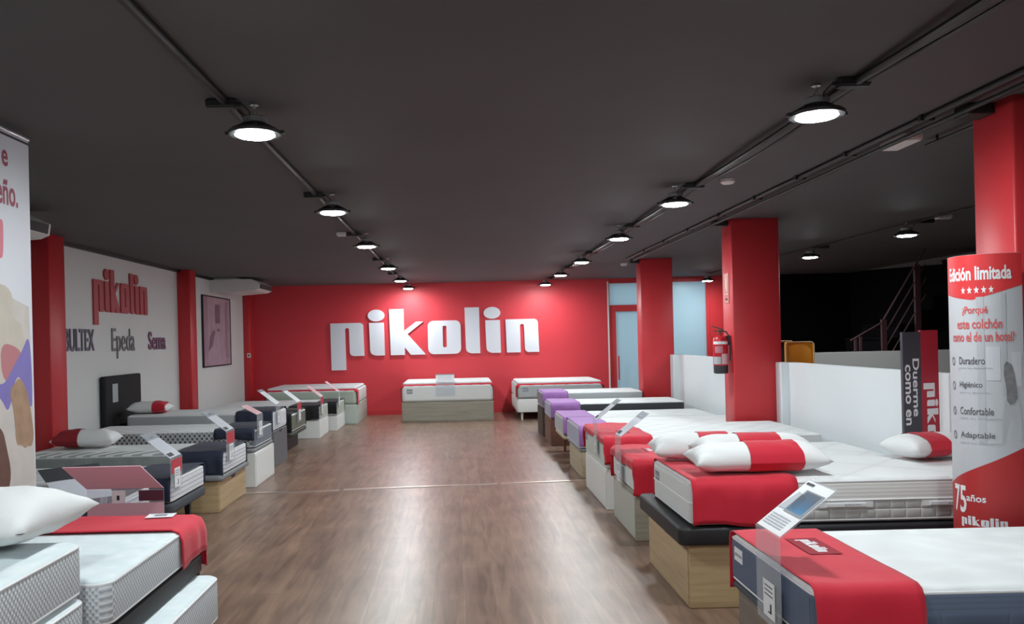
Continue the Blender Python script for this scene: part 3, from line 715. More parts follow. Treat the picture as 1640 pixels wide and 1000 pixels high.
mattress(fr,1.93,hw,.362,.635,(m_side,quilt('diamond_white_quilt',(.74,.75,.75),(.55,.56,.58),'diamond',11,.9)),'wide white mattress with diamond quilting beside the middle right pillar',front=mat('greenish_white_panel',(.56,.60,.54),.7),tagtext='g')
runner(fr,.0,.42,hw,.635,.24,m_runred,'crimson runner on the diamond quilted mattress above the white base',front=.05,emblem=(.22,-.25,.8),seed=8,wr=.012)
stand(fr,7.70-fr[1],.20,.765,.44,.025,'clear price stand with silver leaflet above the plain white base','grey')
fr,hw=RF(1.285,8.96,9.96)
base(fr,1.93,hw,.32,w_light,'pale oak bed base under the lavender panelled mattress, right row',lid=m_mgrey,lidz=.03,lidout=.015)
mattress(fr,1.93,hw,.322,.56,(m_gside,qw('white_quilt_c',6)),'white mattress with a plain lavender grey foot panel on the pale oak base',front=m_lav)
runner(fr,.0,.36,hw,.56,.22,m_purple,'light purple runner nearest the camera of the four purple ones',seed=9)
fr,hw=RF(1.285,10.32,11.22)
base(fr,1.93,hw,.305,m_mgrey,'thin framed bed base on legs, between pale oak and walnut bases',lid=w_light,lidz=.05,lidout=.015,legs=True,legm=w_brown)
mattress(fr,1.93,hw,.307,.53,(m_gside,qw('white_quilt_d',6)),'white mattress on the thin legged frame with grey foot panel',front=mat('grey_foot_panel',(.50,.51,.53),.7))
runner(fr,.0,.40,hw,.53,.20,m_purple,'purple runner on the thin legged bed, second of the four purple ones',seed=10)
fr,hw=RF(1.285,11.68,12.50)
base(fr,1.93,hw,.385,w_brown,'reddish walnut bed base in the right row',inset=.0)
mattress(fr,1.90,hw,.387,.60,(m_dgrey,qw('white_quilt_e',6)),'dark grey sided white mattress on the reddish walnut base',front=m_lav)
runner(fr,.0,.42,hw,.60,.20,m_purple,'glossy purple runner over the reddish walnut base',seed=11)
fr,hw=RF(1.285,12.80,13.62)
base(fr,1.56,hw,.445,w_dark,'dark wenge bed base at the far end of the right row',inset=.0)
mattress(fr,1.56,hw,.447,.68,(m_gside,qw('white_quilt_f',6)),'white mattress on the dark wenge base beside the rear right pillar',front=mat('violet_grey_panel',(.25,.23,.28),.7))
runner(fr,.0,.40,hw,.68,.15,m_purple,'purple runner over the dark wenge base, farthest of the four',seed=12)
# ---- back wall beds, foot towards the aisle
def BF(x0,x1,y): return ((x0+x1)/2,y,PI/2),(x1-x0)/2
fr,hw=BF(-1.10,.64,15.6)
base(fr,1.56,hw,.37,w_grey,'wide grey oak bed base standing below the white wall letters',inset=.0)
mattress(fr,1.56,hw,.372,.690,(m_panelw,qw('white_quilt_g',6)),'wide white mattress below the white wall letters, middle of the back wall',front=m_panelw,tagtext='g',rv=.07,rh=.04,piping=None); topper(fr,1.5,hw,(.318))
runner(fr,.03,.20,hw,.690,.30,m_runred,'narrow crimson runner around the wide mattress at the middle of the back wall',seed=13,wr=.002,front=.05)
g=stand(fr,-(-.27-fr[0]),.36,.76,.50,.02,'white leaflet stand on the wide mattress at the middle of the back wall','silver',card=False,tip=(.08,.13))
fr,hw=BF(-3.65,-1.93,15.45)
base(fr,1.70,hw,.37,mat('sage_white_laminate',(.48,.53,.48),.5),'pale sage bed base against the back wall, left of the wide grey one',inset=.0)
mattress(fr,1.70,hw,.372,.645,(m_side,qw('white_quilt_h',6)),'white mattress in the far left corner with a sage foot panel',front=mat('sage_foot_panel',(.42,.47,.40),.7),rv=.07,rh=.04,piping=None); topper(fr,1.5,hw,(.273))
runner(fr,.03,.22,hw,.645,.27,m_runred,'narrow crimson runner on the bed in the far left corner',seed=14,wr=.002,front=.05)
fr,hw=BF(1.08,2.70,15.45)
base(fr,1.70,hw,.40,m_wpl,'white bed frame on tapered legs at the right of the back wall',lid=m_lam,lidz=.26,lidout=.0,legs=True,legm=m_lam)
mattress(fr,1.70,hw,.402,.665,(m_side,qw('white_quilt_i',6)),'white mattress on the white legged frame at the right of the back wall',front=m_gside,tagtext='g',rv=.07,rh=.04,piping=None); topper(fr,1.5,hw,(.263))
runner(fr,.03,.20,hw,.665,.25,m_runred,'narrow crimson runner on the mattress above the white legged frame',seed=15,wr=.002,front=.05)
# ---- left foreground pair: long sides face the aisle
m_top1=quilt('aqua_white_quilt',(.72,.76,.77),(.60,.68,.70),'cell',10,.5)
m_dot=dotted('dotted_white_side',(.62,.64,.66),(.40,.42,.46))
fr,hw=((-2.06,2.92,-PI/2),.72)
base((fr[0],fr[1],fr[2]),1.5,hw-.02,.50,m_dgrey,'dark base under the stacked mattresses at the left edge')
mattress((fr[0]+.01,fr[1]-.01,fr[2]),1.5,hw,.502,.675,(m_dot,m_top1),'lower dotted white mattress of the stack at the left edge',rh=.028)
mattress(fr,1.5,hw,.677,.868,(m_dot,m_top1),'upper dotted white mattress under the plain white pillow at the left edge',rh=.028)
pillow((-1.75,2.88,.962),-.06,.74,.50,.21,'large plain white pillow on the stacked mattresses at the left edge',seed=21)
fr,hw=((-1.985,4.06,-PI/2),.70)
g=empty('divan',(fr[0],fr[1],0),fr[2]); tag(g,'black slatted bed frame between the two dotted mattresses, left foreground','bed')
MB().rbox(-.0,1.06,-hw,hw,.44,.525,.02,.01,3,2).build('side_rail',m_blk,g,smooth=40)
for x in (.025,1.03):
    for y in (-hw+.03,hw-.03): MB().lathe([(.018,0),(.022,.01),(.022,.439)],x,y,12).build('leg',m_blk,g,smooth=40)
fr2=(fr[0]+.10,fr[1]-.055,fr[2])
g=empty('trundle_frame',(fr2[0],fr2[1],0),fr2[2]); tag(g,'low black trundle frame under the lowest mattress in the left foreground','trundle frame')
MB().rbox(.02,.90,-hw+.02,hw-.02,.14,.22,.02,.01,3,2).build('side_rail',m_blk,g,smooth=40)
for x in (.06,.86):
    for y in (-hw+.06,hw-.06): MB().lathe([(.018,0),(.02,.01),(.02,.139)],x,y,12).build('leg',m_blk,g,smooth=40)
mattress(fr2,.93,hw,.222,.437,(m_dot,m_top1),'low pulled out dotted mattress on the trundle frame in the left foreground',rh=.028)
mattress(fr,1.08,hw,.527,.702,(m_dot,m_top1),'dotted white mattress with red runner across its far end, left foreground',rh=.028)
rn=runner((fr[0],fr[1],fr[2]),.0,.33,hw,.702,.22,m_runred,'bright red runner across the far end of the dotted mattress, left foreground',front=.22,seed=22,wr=.004,drop2=.165)
b_=MB(); logo_flat(b_,lambda u,v:(.18-v,-.04+u*-1,.0205),-.16,.16,-.02,.02); b_.build('emblem',mat('pale_pink_stitching',(.75,.45,.47),.7),rn)
b_=MB(); F=lambda u,v:(u,v,.002); b_.box(-.065,.065,-.045,.045,0,.002,0); quad(b_,lambda u,v:(u,v,.0026),-.03,.03,-.02,.02,1); quad(b_,lambda u,v:(u,v,.0026),-.055,.055,.028,.036,1)
tag(b_.build('price_tag',[m_paper,m_greyink],loc=(-1.47,4.02,.722),rz=.1),'small white price tag lying on the bright red runner','price tag')
# ---- left row, near to far
XW=-4.16
def left(x,y0,y1): fr,hw=LF(x,y0,y1); return fr,hw,(-XW+x)
fr,hw,L=left(-2.22,4.98,5.88)
base(fr,L,hw,.36,m_dgrey,'dark bed base behind the pink leaflet stand, left row',lid=m_blk,lidz=.05)
m_grain=quilt('grey_wave_quilt',(.72,.74,.73),(.40,.43,.43),'cell',6,.6)
mattress(fr,L,hw,.362,.56,(m_gside,m_grain),'white mattress behind the pink leaflet stand with a navy foot cover',front=striped('white_striped_panel',(.70,.70,.73),(.40,.41,.47)))
runner(fr,.0,.66,hw,.56,.19,m_navy,'navy runner behind the pink leaflet stand, nearest in the left row',seed=31,wr=.008)
fr,hw,L=left(-2.22,6.30,7.12)
base(fr,L,hw,.34,m_blk,'black bed frame on legs under the navy covered mattress, left row',lid=m_dgrey,lidz=.08,lidout=.03,legs=True,legm=m_blk)
mattress(fr,L,hw,.342,.52,(m_gside,quilt('wavy_white_quilt',(.80,.81,.80),(.50,.53,.53),'cell',7,.7)),'white mattress with striped foot panel on the black legged frame',front=striped('white_striped_panel',(.70,.70,.73),(.40,.41,.47)),tagtext='g')
runner(fr,.0,.44,hw,.52,.17,m_navy,'navy runner on the black legged bed beside the pink stand',seed=32,wr=.008)
stand(fr,-(6.36-fr[1]),.26,.69,.43,.02,'clear price stand with a red card over the black legged bed','grey',red=True)
fr,hw,L=left(-2.20,7.64,8.46)
base((fr[0]-.01,fr[1]+.02,fr[2]),L,hw+.08,.345,w_beige,'honey oak bed base with a grey padded lid, left row',lid=m_mgrey,lidz=.055,lidout=.03,notch=True)
def arc_pattern(m):
    nt=m.node_tree; q=sep(nt); b=nt.nodes['Principled BSDF']
    dx=math_node(nt,'SUBTRACT',q[0],.95); dy=math_node(nt,'MULTIPLY',math_node(nt,'SUBTRACT',q[1],.48),2.2)
    rr=math_node(nt,'SQRT',math_node(nt,'ADD',math_node(nt,'MULTIPLY',dx,dx),math_node(nt,'MULTIPLY',dy,dy)))
    f=math_node(nt,'MULTIPLY',math_node(nt,'GREATER_THAN',math_node(nt,'SINE',math_node(nt,'ADD',math_node(nt,'MULTIPLY',q[0],38.0),math_node(nt,'MULTIPLY',rr,9.0))),.0),math_node(nt,'GREATER_THAN',q[1],.14))
    f=math_node(nt,'MULTIPLY',f,.75); old=b.inputs['Base Color'].links[0].from_socket
    nt.links.new(mixcol(nt,f,old,(.22,.25,.24)),b.inputs['Base Color']); return m
m_arc=quilt('grey_arc_quilt',(.80,.81,.80),(.58,.60,.59),'cell',5,.7); arc_pattern(m_arc)
mattress(fr,L,hw,.347,.545,(mat('olive_grey_side',(.30,.33,.32),.8,noise=.3),m_arc),'grey and white mattress with striped foot panel above the honey oak base',front=striped('white_striped_panel',(.70,.70,.73),(.40,.41,.47)),tagtext='g')
runner(fr,.0,.46,hw,.545,.20,m_navy,'large navy runner over the honey oak base, left row',seed=33,wr=.008)
stand(fr,-(7.80-fr[1]),.28,.735,.43,.02,'clear price stand with a red card above the honey oak base','grey',red=True)
pillow((-3.74,8.25,.635),.06,.60,.34,.20,'white pillow with a dark red end on the grey and white mattress',(-.92,-.12),band_m=mat('dark_red_cotton',(.26,.012,.02),.8),seed=34)
fr,hw,L=left(-2.22,8.90,9.72)
base((fr[0],fr[1]+.03,fr[2]),L,hw+.04,.42,m_lam,'tall white bed base with a grey lid, left row',lid=m_mgrey,lidz=.05,lidout=.015,inset=.0)
mattress(fr,L-.02,hw,.422,.62,(dotted('diamond_black_side',(.55,.57,.58),(.12,.13,.15),120),quilt('sketch_white_quilt',(.76,.78,.78),(.42,.46,.48),'diamond',14,.7)),'patterned white mattress with a plain grey foot panel on the tall white base',front=mat('steel_grey_panel',(.16,.18,.22),.7))
runner(fr,.0,.44,hw,.62,.10,m_navy,'navy runner on the mattress above the tall white base',seed=35)
stand(fr,-(9.05-fr[1]),.26,.775,.52,.02,'clear price stand with orange card above the tall white base','pink',tip=(.18,.10))
fr,hw,L=left(-2.32,10.22,11.02)
base(fr,L-.02,hw,.455,mat('slate_grey_laminate',(.12,.125,.14),.5),'slate grey bed base with a hand notch, left row',inset=.0,notch=True)
mattress(fr,L-.02,hw,.457,.695,(m_gside,qw('white_quilt_j',6)),'white mattress with rounded white foot panel on the slate grey base',front=mat('soft_white_panel',(.62,.62,.66),.7),rh=.04)
runner(fr,.0,.46,hw,.695,.22,m_navy,'navy runner on the mattress above the slate grey base',seed=36)
stand(fr,-(10.42-fr[1]),.26,.78,.52,.02,'clear price stand with plain leaflet above the slate grey base','silver')
pillow((-3.94,10.5,.765),0.05,.50,.36,.17,'grey white pillow with a red end in front of the black headboard',(.25,.92),seed=37)
g=empty('headboard',(-4.39,10.05,0)); tag(g,'black upholstered headboard with a white tag against the white wall','headboard')
b_=MB().rbox(.0,.075,.0,1.14,.02,1.19,.03,.02,4,3); b_.build('headboard_panel',m_blkfab,g,smooth=50)
MB().box(.0755,.078,.20,.36,.86,1.09).build('care_tag',m_gside,g)
MB().box(.01,.05,.1,.16,0,.02).build('foot',m_blk,g); MB().box(.01,.05,.98,1.04,0,.02).build('foot',m_blk,g)
fr,hw,L=left(-2.36,11.55,12.60)
base(fr,L-.02,hw,.29,m_blk,'low black bed base halfway along the left row, under an olive frame',lid=mat('olive_frame',(.05,.055,.04),.6),lidz=.06,lidout=.03,inset=.12)
mattress(fr,L-.02,hw,.292,.545,(m_gside,qw('white_quilt_k',6)),'white mattress with an olive grey foot panel on the low black frame',front=mat('olive_foot_panel',(.13,.14,.11),.6),rh=.03)
runner(fr,.0,.44,hw,.545,.24,mat('black_runner_cloth',(.006,.006,.008),.75,sheen=.1),'black runner above the olive grey foot panel, nearest of the black ones',seed=38)
stand(fr,-(12.0-fr[1]),.30,.69,.40,.02,'clear price stand with red card above the olive grey foot panel','silver',red=True)
fr,hw,L=left(-2.27,13.30,14.18)
base(fr,L-.02,hw,.29,m_lam,'white bed base, closer of two low white ones before the far left corner',inset=.0)
mattress(fr,L-.02,hw,.292,.51,(m_gside,qw('white_quilt_l',6)),'white mattress with greenish dotted foot panel over the closer far white base',front=dotted('greenish_dotted_panel',(.50,.53,.46),(.28,.31,.26),110),rh=.03)
runner(fr,.0,.50,hw,.51,.21,MATS['black_runner_cloth'],'black runner in the middle of the three black ones, left row',seed=39)
stand(fr,-(13.45-fr[1]),.28,.66,.36,.02,'clear price stand with pink leaflet over the middle black runner','pink',red=True)
fr,hw,L=left(-2.15,14.42,15.36)
base(fr,L-.02,hw,.255,m_lam,'white bed base touching the bed in the far left corner',inset=.0)
mattress(fr,L-.02,hw,.257,.485,(m_gside,qw('white_quilt_m',6)),'white mattress with dotted foot panel next to the bed in the far left corner',front=MATS['greenish_dotted_panel'],rh=.03)
runner(fr,.0,.36,hw,.485,.20,MATS['black_runner_cloth'],'black runner farthest of the three black ones, left row',seed=40)
stand(fr,-(14.55-fr[1]),.26,.67,.40,.02,'clear price stand with bright pink leaflet, farthest in the left row','pink')
# plinths under the two floating white bases are inset feet
# ---- pink leaflet stand facing the aisle end, left foreground
g=empty('price_stand',(-1.755,4.30,0)); tag(g,'large clear stand with a pink sheet behind the bright red runner','price stand')
MB().box(-.20,.20,0,.004,.56,.805).box(-.20,-.13,-.0,.06,.0,.01).box(.13,.20,0,.06,.0,.01).box(-.19,-.17,.0,.004,.01,.56).box(.17,.19,.0,.004,.01,.56).build('acrylic_sheet',m_acr,g)
mp_=mat('pink_sheet',(.68,.42,.49),.45); mp2=mat('dark_plum_print',(.09,.02,.04),.5)
b_=MB().add([(-.20,-.002,.81),(.20,-.002,.81),(.12,-.10,.94),(-.28,-.10,.94),(-.20,.002,.81),(.20,.002,.81),(.12,-.096,.943),(-.28,-.096,.943)],[(0,1,2,3),(4,5,6,7),(0,1,5,4),(1,2,6,5),(2,3,7,6),(3,0,4,7)])
b_.build('folded_leaflet',mp_,g)
b_=MB().box(-.20,.20,-.0025,-.0005,.56,.735); quad(b_,lambda u,v:(u,-.003,v),.07,.20,.745,.80,1); b_.m[-1]=1; quad(b_,lambda u,v:(u,-.003,v),-.07,.0,.735,.80,2); 
quad(b_,lambda u,v:(u,-.0034,v),-.045,-.03,.75,.775,3)
b_.build('lower_leaflet',[mp_,mp2,m_paper,m_ink],g)
g=empty('leaflet',(-2.16,5.02,.585)); tag(g,'black and silver leaflet leaning behind the pink sheet','leaflet')
F=lambda u,v:(-.30+.22*v+.22*u-.0,u*.0-.06+.30*u,.02+.16*v)
b_=MB()
b_.add([(-.42,.0,.22),(-.16,.25,.22),(.02,.05,.05),(-.22,-.15,.05),(-.42,.0,.224),(-.16,.25,.224),(.02,.05,.054),(-.22,-.15,.054)],[(0,1,2,3),(4,5,6,7),(0,1,5,4),(1,2,6,5),(2,3,7,6),(3,0,4,7)])
b_.build('sheet',mat('silver_print2',(.50,.50,.55),.5),g)
MB().add([(-.42,.0,.226),(-.16,.25,.226),(-.09,.17,.160),(-.34,-.06,.160)],[(0,1,2,3)]).build('header_print',m_ink,g)
MB().box(-.03,.0,-.03,.0,.0,.056).build('foot',m_acr,g)
# ------------------------------------------------------------------ tall left banner
g=empty('standing_banner',(-2.345,4.12,0)); tag(g,'very tall white banner with a dog photo at the left edge','banner')
YL,ZT=.40,2.70
MB().box(0,.012,0,YL,.05,ZT-.015).build('banner_sheet',mat('banner_white',(.62,.63,.68),.5),g)
MB().rbox(-.01,.022,-.0,YL+.003,ZT-.015,ZT+.01,.01,.006,3,2).build('top_rail',m_alu,g,smooth=40)
MB().rbox(-.08,.10,0,YL,0,.05,.02,.01,3,2).build('banner_foot',m_alu,g,smooth=40)
def bp(px,py,d=.0135):
    q=at(px,py,X=-2.333); return (d, max(.0,q.y-4.12), min(q.z,ZT-.03))
def patchpoly(pts,m_,name,d=.0135):
    for _ in range(2 if len(pts)>5 else 0):
        pts=[(a[0]*k+b[0]*(1-k),a[1]*k+b[1]*(1-k)) for a,b in zip(pts,pts[1:]+pts[:1]) for k in (.75,.25)]
    MB().add([bp(x,y,d) for x,y in pts],[tuple(range(len(pts)))]).build(name,m_,g)
MB().box(.0122,.0128,0,YL,ZT-.035,ZT-.022).build('header_line',m_ink,g)
mt=mat('plum_print',(.30,.03,.07),.5)
def btext(body,pl,pr,ptop,pbot,name,d=.0136):
    a=bp(pl,(ptop+pbot)/2); c_=bp(pr,(ptop+pbot)/2); z1=bp((pl+pr)/2,ptop)[2]; z0=bp((pl+pr)/2,pbot)[2]
    b_=MB(); text(b_,body,lambda u,v:(d,u,v),a[1],c_[1],z0,z1,bold=.02); b_.build(name,mt,g)
btext('e',2,12,240,266,'print_line')
btext('eño.',-6,28,288,329,'print_line')
patchpoly([(-12,348),(2,350),(5,358),(5,408),(2,415),(-12,412)],mat('rose_print',(.60,.14,.20),.5),'rose_shape')
patchpoly([(-14,460),(46,492),(58,806),(-14,812)],mat('blanket_print',(.52,.48,.45),.6,noise=.15,nscale=9),'blanket_print',.0130)
patchpoly([(-14,450),(20,462),(20,512),(38,520),(38,600),(-14,600)],mat('beige_room_print',(.50,.45,.38),.6,noise=.15),'room_print',.0132)
patchpoly([(0,548),(28,556),(36,572),(22,590),(14,616),(2,602)],mat('rose_sleeve_print',(.42,.16,.18),.6),'sleeve_print',.0134)
patchpoly([(-10,612),(6,618),(20,590),(36,560),(44,538),(49,560),(52,640),(50,655),(40,640),(32,600),(22,612),(14,665),(2,640),(-10,630)],mat('violet_print',(.18,.15,.42),.6,noise=.1),'jumper_print',.0136)
patchpoly([(30,604),(40,618),(46,640),(52,680),(54,700),(50,716),(44,714),(40,719),(34,712),(26,714),(24,680),(20,650),(16,640),(16,622),(22,616)],mat('tan_fur_print',(.33,.21,.13),.7,noise=.35,nscale=14),'dog_paw_print',.0140)
patchpoly([(-12,680),(4,688),(10,716),(18,756),(14,786),(2,797),(-12,795)],mat('brown_fur_print',(.12,.055,.04),.7,noise=.35,nscale=14),'dog_fur_print',.0140)
# ------------------------------------------------------------------ curved right banner (Edición limitada)
g=empty('curved_banner',(2.64,4.20,0)); tag(g,'curved white and red totem banner reading Edición limitada','banner')
P0,P1,P2=Vector((2.585,4.34)),Vector((2.500,4.10)),Vector((2.800,4.085))
bz=lambda t:(P0*(1-t)**2+P1*2*t*(1-t)+P2*t*t)
ts=[i/200 for i in range(201)]; cum=[0]
for a,c_ in zip(ts[:-1],ts[1:]): cum.append(cum[-1]+(bz(c_)-bz(a)).length)
TOT=cum[-1]
def bs(s_):
    s_=min(max(s_,0),1)*TOT
    for i in range(200):
        if cum[i+1]>=s_: return (i+(s_-cum[i])/(cum[i+1]-cum[i]))/200
    return 1.0
def tp(s_,z,d=.001):
    t=bs(s_); p_=bz(t); dv=(bz(min(t+.005,1))-bz(max(t-.005,0))).normalized(); n_=Vector((dv.y,-dv.x))
    if n_.dot(Vector((-.5,-1)))<0: n_=-n_
    p_=p_+n_*d; return (p_.x-2.64,p_.y-4.20,z)
N=28; ZT2=1.915
front=[tp(i/N,0,0)[:2] for i in range(N+1)]
back=[(.13-.0*i, .0) for i in range(0)]
A=Vector(front[0]); B=Vector(front[-1]); bk=[]
for i in range(1,12):
    t=i/12; q=B*(1-t)+A*t; bk.append((q.x+.05*math.sin(PI*t),q.y+.045*math.sin(PI*t)))
poly=front+bk
m_tred=mat('banner_red',(.66,.035,.04),.45); m_tgrey=mat('banner_pale_grey',(.50,.51,.54),.5,noise=.06,nscale=4)
MB().prism(poly,.0,ZT2,'Z').build('totem_body',m_tgrey,g,smooth=30)
b_=MB()
def chev(zf_low,zf_high,mi,d=.0008,n=32):
    for i in range(n):
        a,c_=i/n,(i+1)/n
        b_.add([tp(a,zf_low(a),d),tp(c_,zf_low(c_),d),tp(c_,zf_high(c_),d),tp(a,zf_high(a),d)],[(0,1,2,3)],mi)
def lerp(a,b,t): return a+(b-a)*t
SV=.46
chev(lambda s_: lerp(1.72,1.685,s_/SV) if s_<SV else lerp(1.685,1.755,(s_-SV)/(1-SV)), lambda s_:ZT2-.001, 0)
b_.build('top_print',m_tred,g)
b_=MB(); chev(lambda s_:.01, lambda s_: lerp(.735,.85,s_/.52) if s_<.52 else lerp(.85,.95,(s_-.52)/.48), 0)
b_.build('bottom_print',mat('banner_red_lower',(.45,.028,.03),.45),g)
# pale photo of a person seen from behind, by a window
b_=MB()
for s0,s1,z0_,z1_,mi in ((.50,.58,.97,1.70,1),(.76,.81,1.20,1.72,1),(.59,.74,1.28,1.45,2),(.86,.97,1.25,1.42,2)): quad(b_,lambda u,v:tp(u,v,.0012),s0,s1,z0_,z1_,mi,4)
hair=[(.80,1.375),(.86,1.36),(.89,1.31),(.91,1.24),(.915,1.19),(.88,1.165),(.83,1.16),(.80,1.18),(.795,1.24),(.77,1.31),(.775,1.355)]
body=[(.745,1.10),(.79,1.20),(.83,1.235),(.89,1.235),(.93,1.19),(.955,1.10),(.96,.985),(.74,.965)]
bed_=[(.55,1.15),(.66,1.20),(.74,1.14),(.74,1.0),(.70,.94),(.55,.90)]
for P,mi,d in ((body,3,.0016),(hair,0,.0022)): b_.add([tp(s_,z,d) for s_,z in P],[tuple(range(len(P)))],mi)
b_.build('photo_print',[mat('charcoal_print',(.20,.20,.21),.5,noise=.4,nscale=40),mat('curtain_print',(.45,.46,.49),.5),mat('window_print',(.58,.59,.63),.5),mat('shirt_print',(.46,.47,.50),.5)],g)
TM=[m_paper,mat('coral_text',(.62,.10,.10),.5),mat('grey_text',(.10,.10,.11),.5),mat('pale_text',(.32,.32,.34),.5)]
def T(body,s0,s1,z0_,z1_,mi=0,bold=.02):
    q=MB(); text(q,body,lambda u,v:tp(u,v,.0020),s0,s1,z0_,z1_,0,bold); q.build('printed_line',TM[mi],g)
T('Edición limitada',.10,.88,1.785,1.855,0,.03)
for k in range(5):
    s0=.36+k*.075; zc=1.735
    P=[(s0+.030*(1 if i%2==0 else .42)*math.sin(PI*i/5), zc+.021*(1 if i%2==0 else .42)*math.cos(PI*i/5)) for i in range(10)]
    MB().add([tp(a,z,.002) for a,z in P],[tuple(range(10))],0).build('star',m_paper,g)
T('75',.12,.34,.60,.74,0,.02); T('años',.34,.56,.665,.70,0,.02)
b_=MB(); logo_flat(b_,lambda u,v:tp(u,v,.002),.26,.78,.545,.578); b_.build('printed_logo',m_paper,g)
T('¿Porqué',.34,.62,1.605,1.655,1,.02); T('este colchón',.26,.77,1.54,1.59,1,.02); T('como el de un hotel?',.16,.90,1.475,1.525,1,.02)
for k,(wd,z,e) in enumerate((('Duradero',1.36,.58),('Higiénico',1.235,.55),('Confortable',1.105,.66),('Adaptable',.98,.67))):
    T(wd,.28,e,z,z+.038,2,.01)
    T('para tu descanso',.28,e+.08,z-.025,z-.013,3,0)
    P=[(.16+.035*math.cos(2*PI*i/16),z+.015+.022*math.sin(2*PI*i/16)) for i in range(16)]; P2_=[(.16+.024*math.cos(2*PI*i/16),z+.015+.016*math.sin(2*PI*i/16)) for i in range(16)]
    MB().add([tp(a,zz,.002) for a,zz in P+P2_],[(i,(i+1)%16,16+(i+1)%16,16+i) for i in range(16)]).build('round_icon',TM[2],g)
# ------------------------------------------------------------------ slim upright board (Duerme como en)
g=empty('display_board',(3.07,5.70,0)); tag(g,'slim grey and red board with sideways writing against the white half wall','display board')
MB().box(0,.125,0,.03,0,1.525).build('grey_half',mat('board_grey',(.055,.055,.07),.5),g)
MB().box(.125,.245,0,.03,0,1.535).build('red_half',mat('board_red',(.42,.02,.04),.5),g)
b_=MB(); R_=lambda u,v:(v,-.002,u)   # reads downwards
text(b_,'Duerme',lambda u,v:(v,-.002,1.34-u),0,.40,.065,.110,0,.02)
text(b_,'como en',lambda u,v:(v,-.002,1.30-u),0,.42,.012,.050,0,.02); b_.build('board_text',m_paper,g)
b_=MB(); logo_flat(b_,lambda u,v:(v,-.002,1.17-u),0,.62,.160,.215); b_.build('board_logo',m_paper,g)
# ------------------------------------------------------------------ fire extinguisher and its sign on the middle right pillar
g=empty('fire_extinguisher',(2.77,8.72,1.12)); tag(g,'red fire extinguisher with a black foot hung on the middle right pillar','fire extinguisher')
MB().lathe([(.02,.085-.01),(.070,.08),(.076,.09),(.076,.34),(.068,.375),(.045,.395),(.022,.402),(.02,.43)],n=28).build('cylinder',mat('extinguisher_red',(.50,.02,.03),.3),g,smooth=50)
MB().lathe([(.06,0),(.073,.008),(.074,.085)],n=28).build('foot_ring',m_ink,g,smooth=50)
def band(z0_,z1_,a0,a1,m_,nm):
    b_=MB(); n=10
    for i in range(n):
        a,c_=a0+(a1-a0)*i/n,a0+(a1-a0)*(i+1)/n; r_=.0768
        b_.add([(r_*math.cos(a),r_*math.sin(a),z0_),(r_*math.cos(c_),r_*math.sin(c_),z0_),(r_*math.cos(c_),r_*math.sin(c_),z1_),(r_*math.cos(a),r_*math.sin(a),z1_)],[(0,1,2,3)])
    b_.build(nm,m_,g)
band(.31,.34,PI*1.05,PI*1.95,m_paper,'label_strip'); band(.10,.21,PI*1.45,PI*1.95,mat('pink_label',(.62,.40,.42),.5),'label'); band(.10,.18,PI*1.05,PI*1.42,m_gside,'label'); band(.22,.29,PI*1.15,PI*1.5,mat('worn_label',(.50,.20,.24),.5),'label')
MB().box(-.018,.018,-.018,.018,.43,.46).add([(-.09,-.01,.50),(-.09,.01,.50),(.03,.01,.455),(.03,-.01,.455),(-.09,-.01,.508),(-.09,.01,.508),(.03,.01,.47),(.03,-.01,.47)],[(0,1,2,3),(4,5,6,7),(0,1,5,4),(1,2,6,5),(2,3,7,6),(3,0,4,7)]).tube([(-.02,0,.45),(-.07,0,.452)],.007).build('valve_lever',mat('brass_grey',(.20,.17,.12),.4,metal=.7),g)
MB().tube([(.018,-.0,.45),(.055,-.03,.44),(.083,-.05,.38),(.086,-.05,.20),(.084,-.04,.14)],.008,8).build('hose',m_ink,g,smooth=60)
MB().box(.060,.0985,-.02,.02,.30,.40).build('bracket',m_ink,g)
g=empty('fire_sign',(2.868,8.70,1.86)); tag(g,'narrow red and white fire extinguisher sign high on the middle right pillar','sign')
MB().box(-.003,-.0005,0,.15,0,.32).build('sign_plate',mat('faded_red_sign',(.62,.14,.13),.4),g)
F=lambda u,v:(-.0042,.15-u*.15,v*.32); b_=MB()
quad(b_,F,.10,.14,.05,.95,0);quad(b_,F,.86,.90,.05,.95,0);quad(b_,F,.10,.90,.93,.95,0);quad(b_,F,.10,.90,.05,.07,0)
quad(b_,F,.42,.60,.40,.84,0); quad(b_,F,.30,.66,.86,.89,0); quad(b_,F,.30,.36,.50,.86,0); quad(b_,F,.20,.80,.30,.33,0); quad(b_,F,.25,.75,.12,.17,1)
b_.build('pictogram',[mat('cream_print',(.72,.60,.50),.5),m_ink],g)
# ------------------------------------------------------------------ orange chair beyond the half wall
m_or=mat('orange_upholstery',(.80,.30,.02),.6,noise=.15,nscale=8)
g=empty('high_chair',(3.83,9.25,0)); tag(g,'orange padded high chair back showing above the white half wall','chair')
MB().rbox(-.16,.16,-.0,.06,1.02,1.43,.04,.02,4,3).build('backrest',m_or,g,smooth=50)
MB().rbox(-.2,.2,-.42,.0,.72,.80,.05,.02,4,3).build('seat',m_or,g,smooth=50)
P=[(x,-.002,z) for x,z in rrect(-.158,.158,1.02,1.428,.04)]; MB().tube(P,.006,6,closed=True).build('piping',mat('cream_piping',(.5,.38,.22),.6),g)
for x in (-.13,.13):
    for y in (-.38,.02): MB().tube([(x,y,0),(x,y,.72)],.014).build('leg',m_blk,g)
    MB().tube([(x,.03,.7),(x,.03,1.03)],.014).build('back_post',m_blk,g)
MB().tube([(-.17,-.38,.25),(.17,-.38,.25)],.01).build('foot_rail',m_blk,g)
g=empty('side_table',(3.72,9.55,0)); tag(g,'dark side table with a pale top left of the orange chair','table')
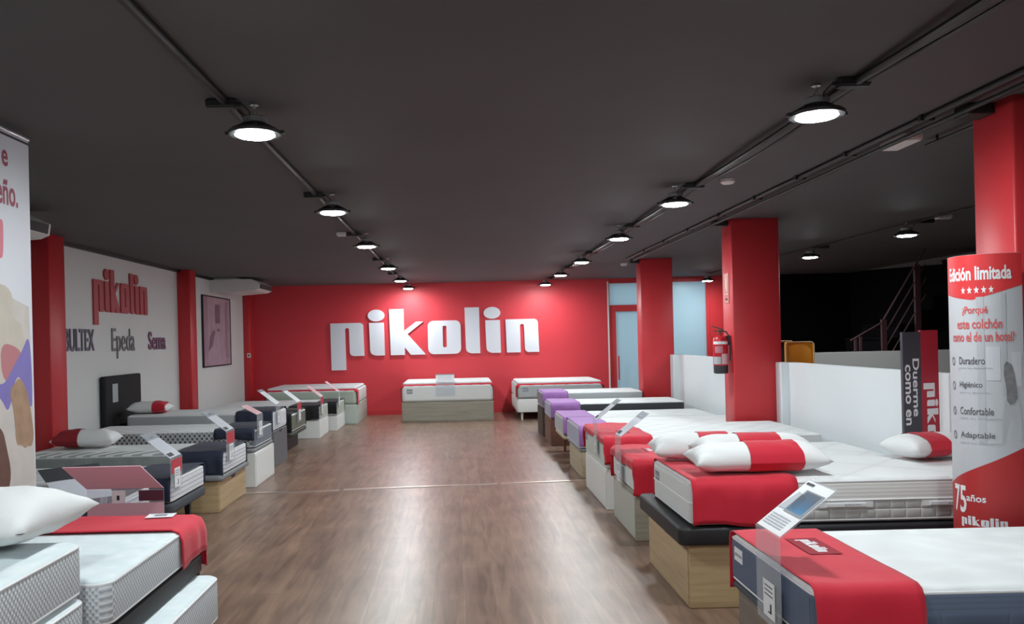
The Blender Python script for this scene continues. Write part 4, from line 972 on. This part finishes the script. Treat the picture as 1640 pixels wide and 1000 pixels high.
MB().rbox(-.13,.10,-.14,.14,1.425,1.445,.02,.006,3,1).build('table_top',mat('tan_table_top',(.35,.20,.07),.5),g); MB().rbox(-.11,.08,-.12,.12,0,1.424,.01,.005,2,1).build('table_body',m_blkfab,g)
# ------------------------------------------------------------------ stairs in the dark
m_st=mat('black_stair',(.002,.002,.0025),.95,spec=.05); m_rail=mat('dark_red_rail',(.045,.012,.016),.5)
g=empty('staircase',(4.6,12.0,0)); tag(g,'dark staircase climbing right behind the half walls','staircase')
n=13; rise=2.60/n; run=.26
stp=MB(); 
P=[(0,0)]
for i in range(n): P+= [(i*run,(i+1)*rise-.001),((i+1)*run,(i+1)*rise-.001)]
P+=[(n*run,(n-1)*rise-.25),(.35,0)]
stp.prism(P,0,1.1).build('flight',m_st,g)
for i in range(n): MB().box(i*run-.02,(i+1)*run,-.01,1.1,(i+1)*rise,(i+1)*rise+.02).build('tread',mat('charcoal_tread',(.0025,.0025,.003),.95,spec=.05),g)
g=empty('stair_railing',(0,11.93,0)); tag(g,'dark red stair railing with sloping bars','railing')
def rp(px,py): q=at(px,py,Y=11.93); return (q.x,0,q.z)
for k,(dy) in enumerate((0,.22,.44,.66)):
    a=rp(1412,517); c_=rp(1463,428); e_=rp(1490,382)
    sl=(c_[2]-a[2])/(c_[0]-a[0]); x2=a[0]+ (2.72-a[2])/sl
    b_=MB().tube([(a[0],0,a[2]-dy),(min(x2,a[0]+1.1),0,min(2.70,a[2]+sl*1.1)-dy)],.014 if k==0 else .009,6)
    if k==0: b_.tube([rp(1362,546),a],.014,6)
    b_.build('rail' ,m_rail,g)
for (px,pt,pb,wd) in ((1468,424,511,.04),(1415,512,600,.035),(1370,543,620,.015),(1378,539,620,.015)):
    a=rp(px,pt); c_=rp(px,pb); MB().box(a[0]-wd,a[0]+wd,-.02,.02,max(.02,c_[2]-(.3 if px>1400 else .9)),a[2]).build('post',m_rail,g)
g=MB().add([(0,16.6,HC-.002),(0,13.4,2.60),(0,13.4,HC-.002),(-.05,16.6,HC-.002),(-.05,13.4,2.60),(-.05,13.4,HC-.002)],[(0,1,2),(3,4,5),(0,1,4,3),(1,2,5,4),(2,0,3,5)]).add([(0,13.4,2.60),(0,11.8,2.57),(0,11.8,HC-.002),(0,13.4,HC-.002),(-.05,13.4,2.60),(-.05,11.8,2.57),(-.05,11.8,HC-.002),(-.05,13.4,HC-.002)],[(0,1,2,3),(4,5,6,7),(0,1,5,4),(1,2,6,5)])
struct('trim_10', g.xf(lambda x,y,z:(x+XR-.002,y,z)), mat('lit_landing_grey',(.10,.10,.10),.8))  # grey wedge painted in place of the lit opening at the stair landing
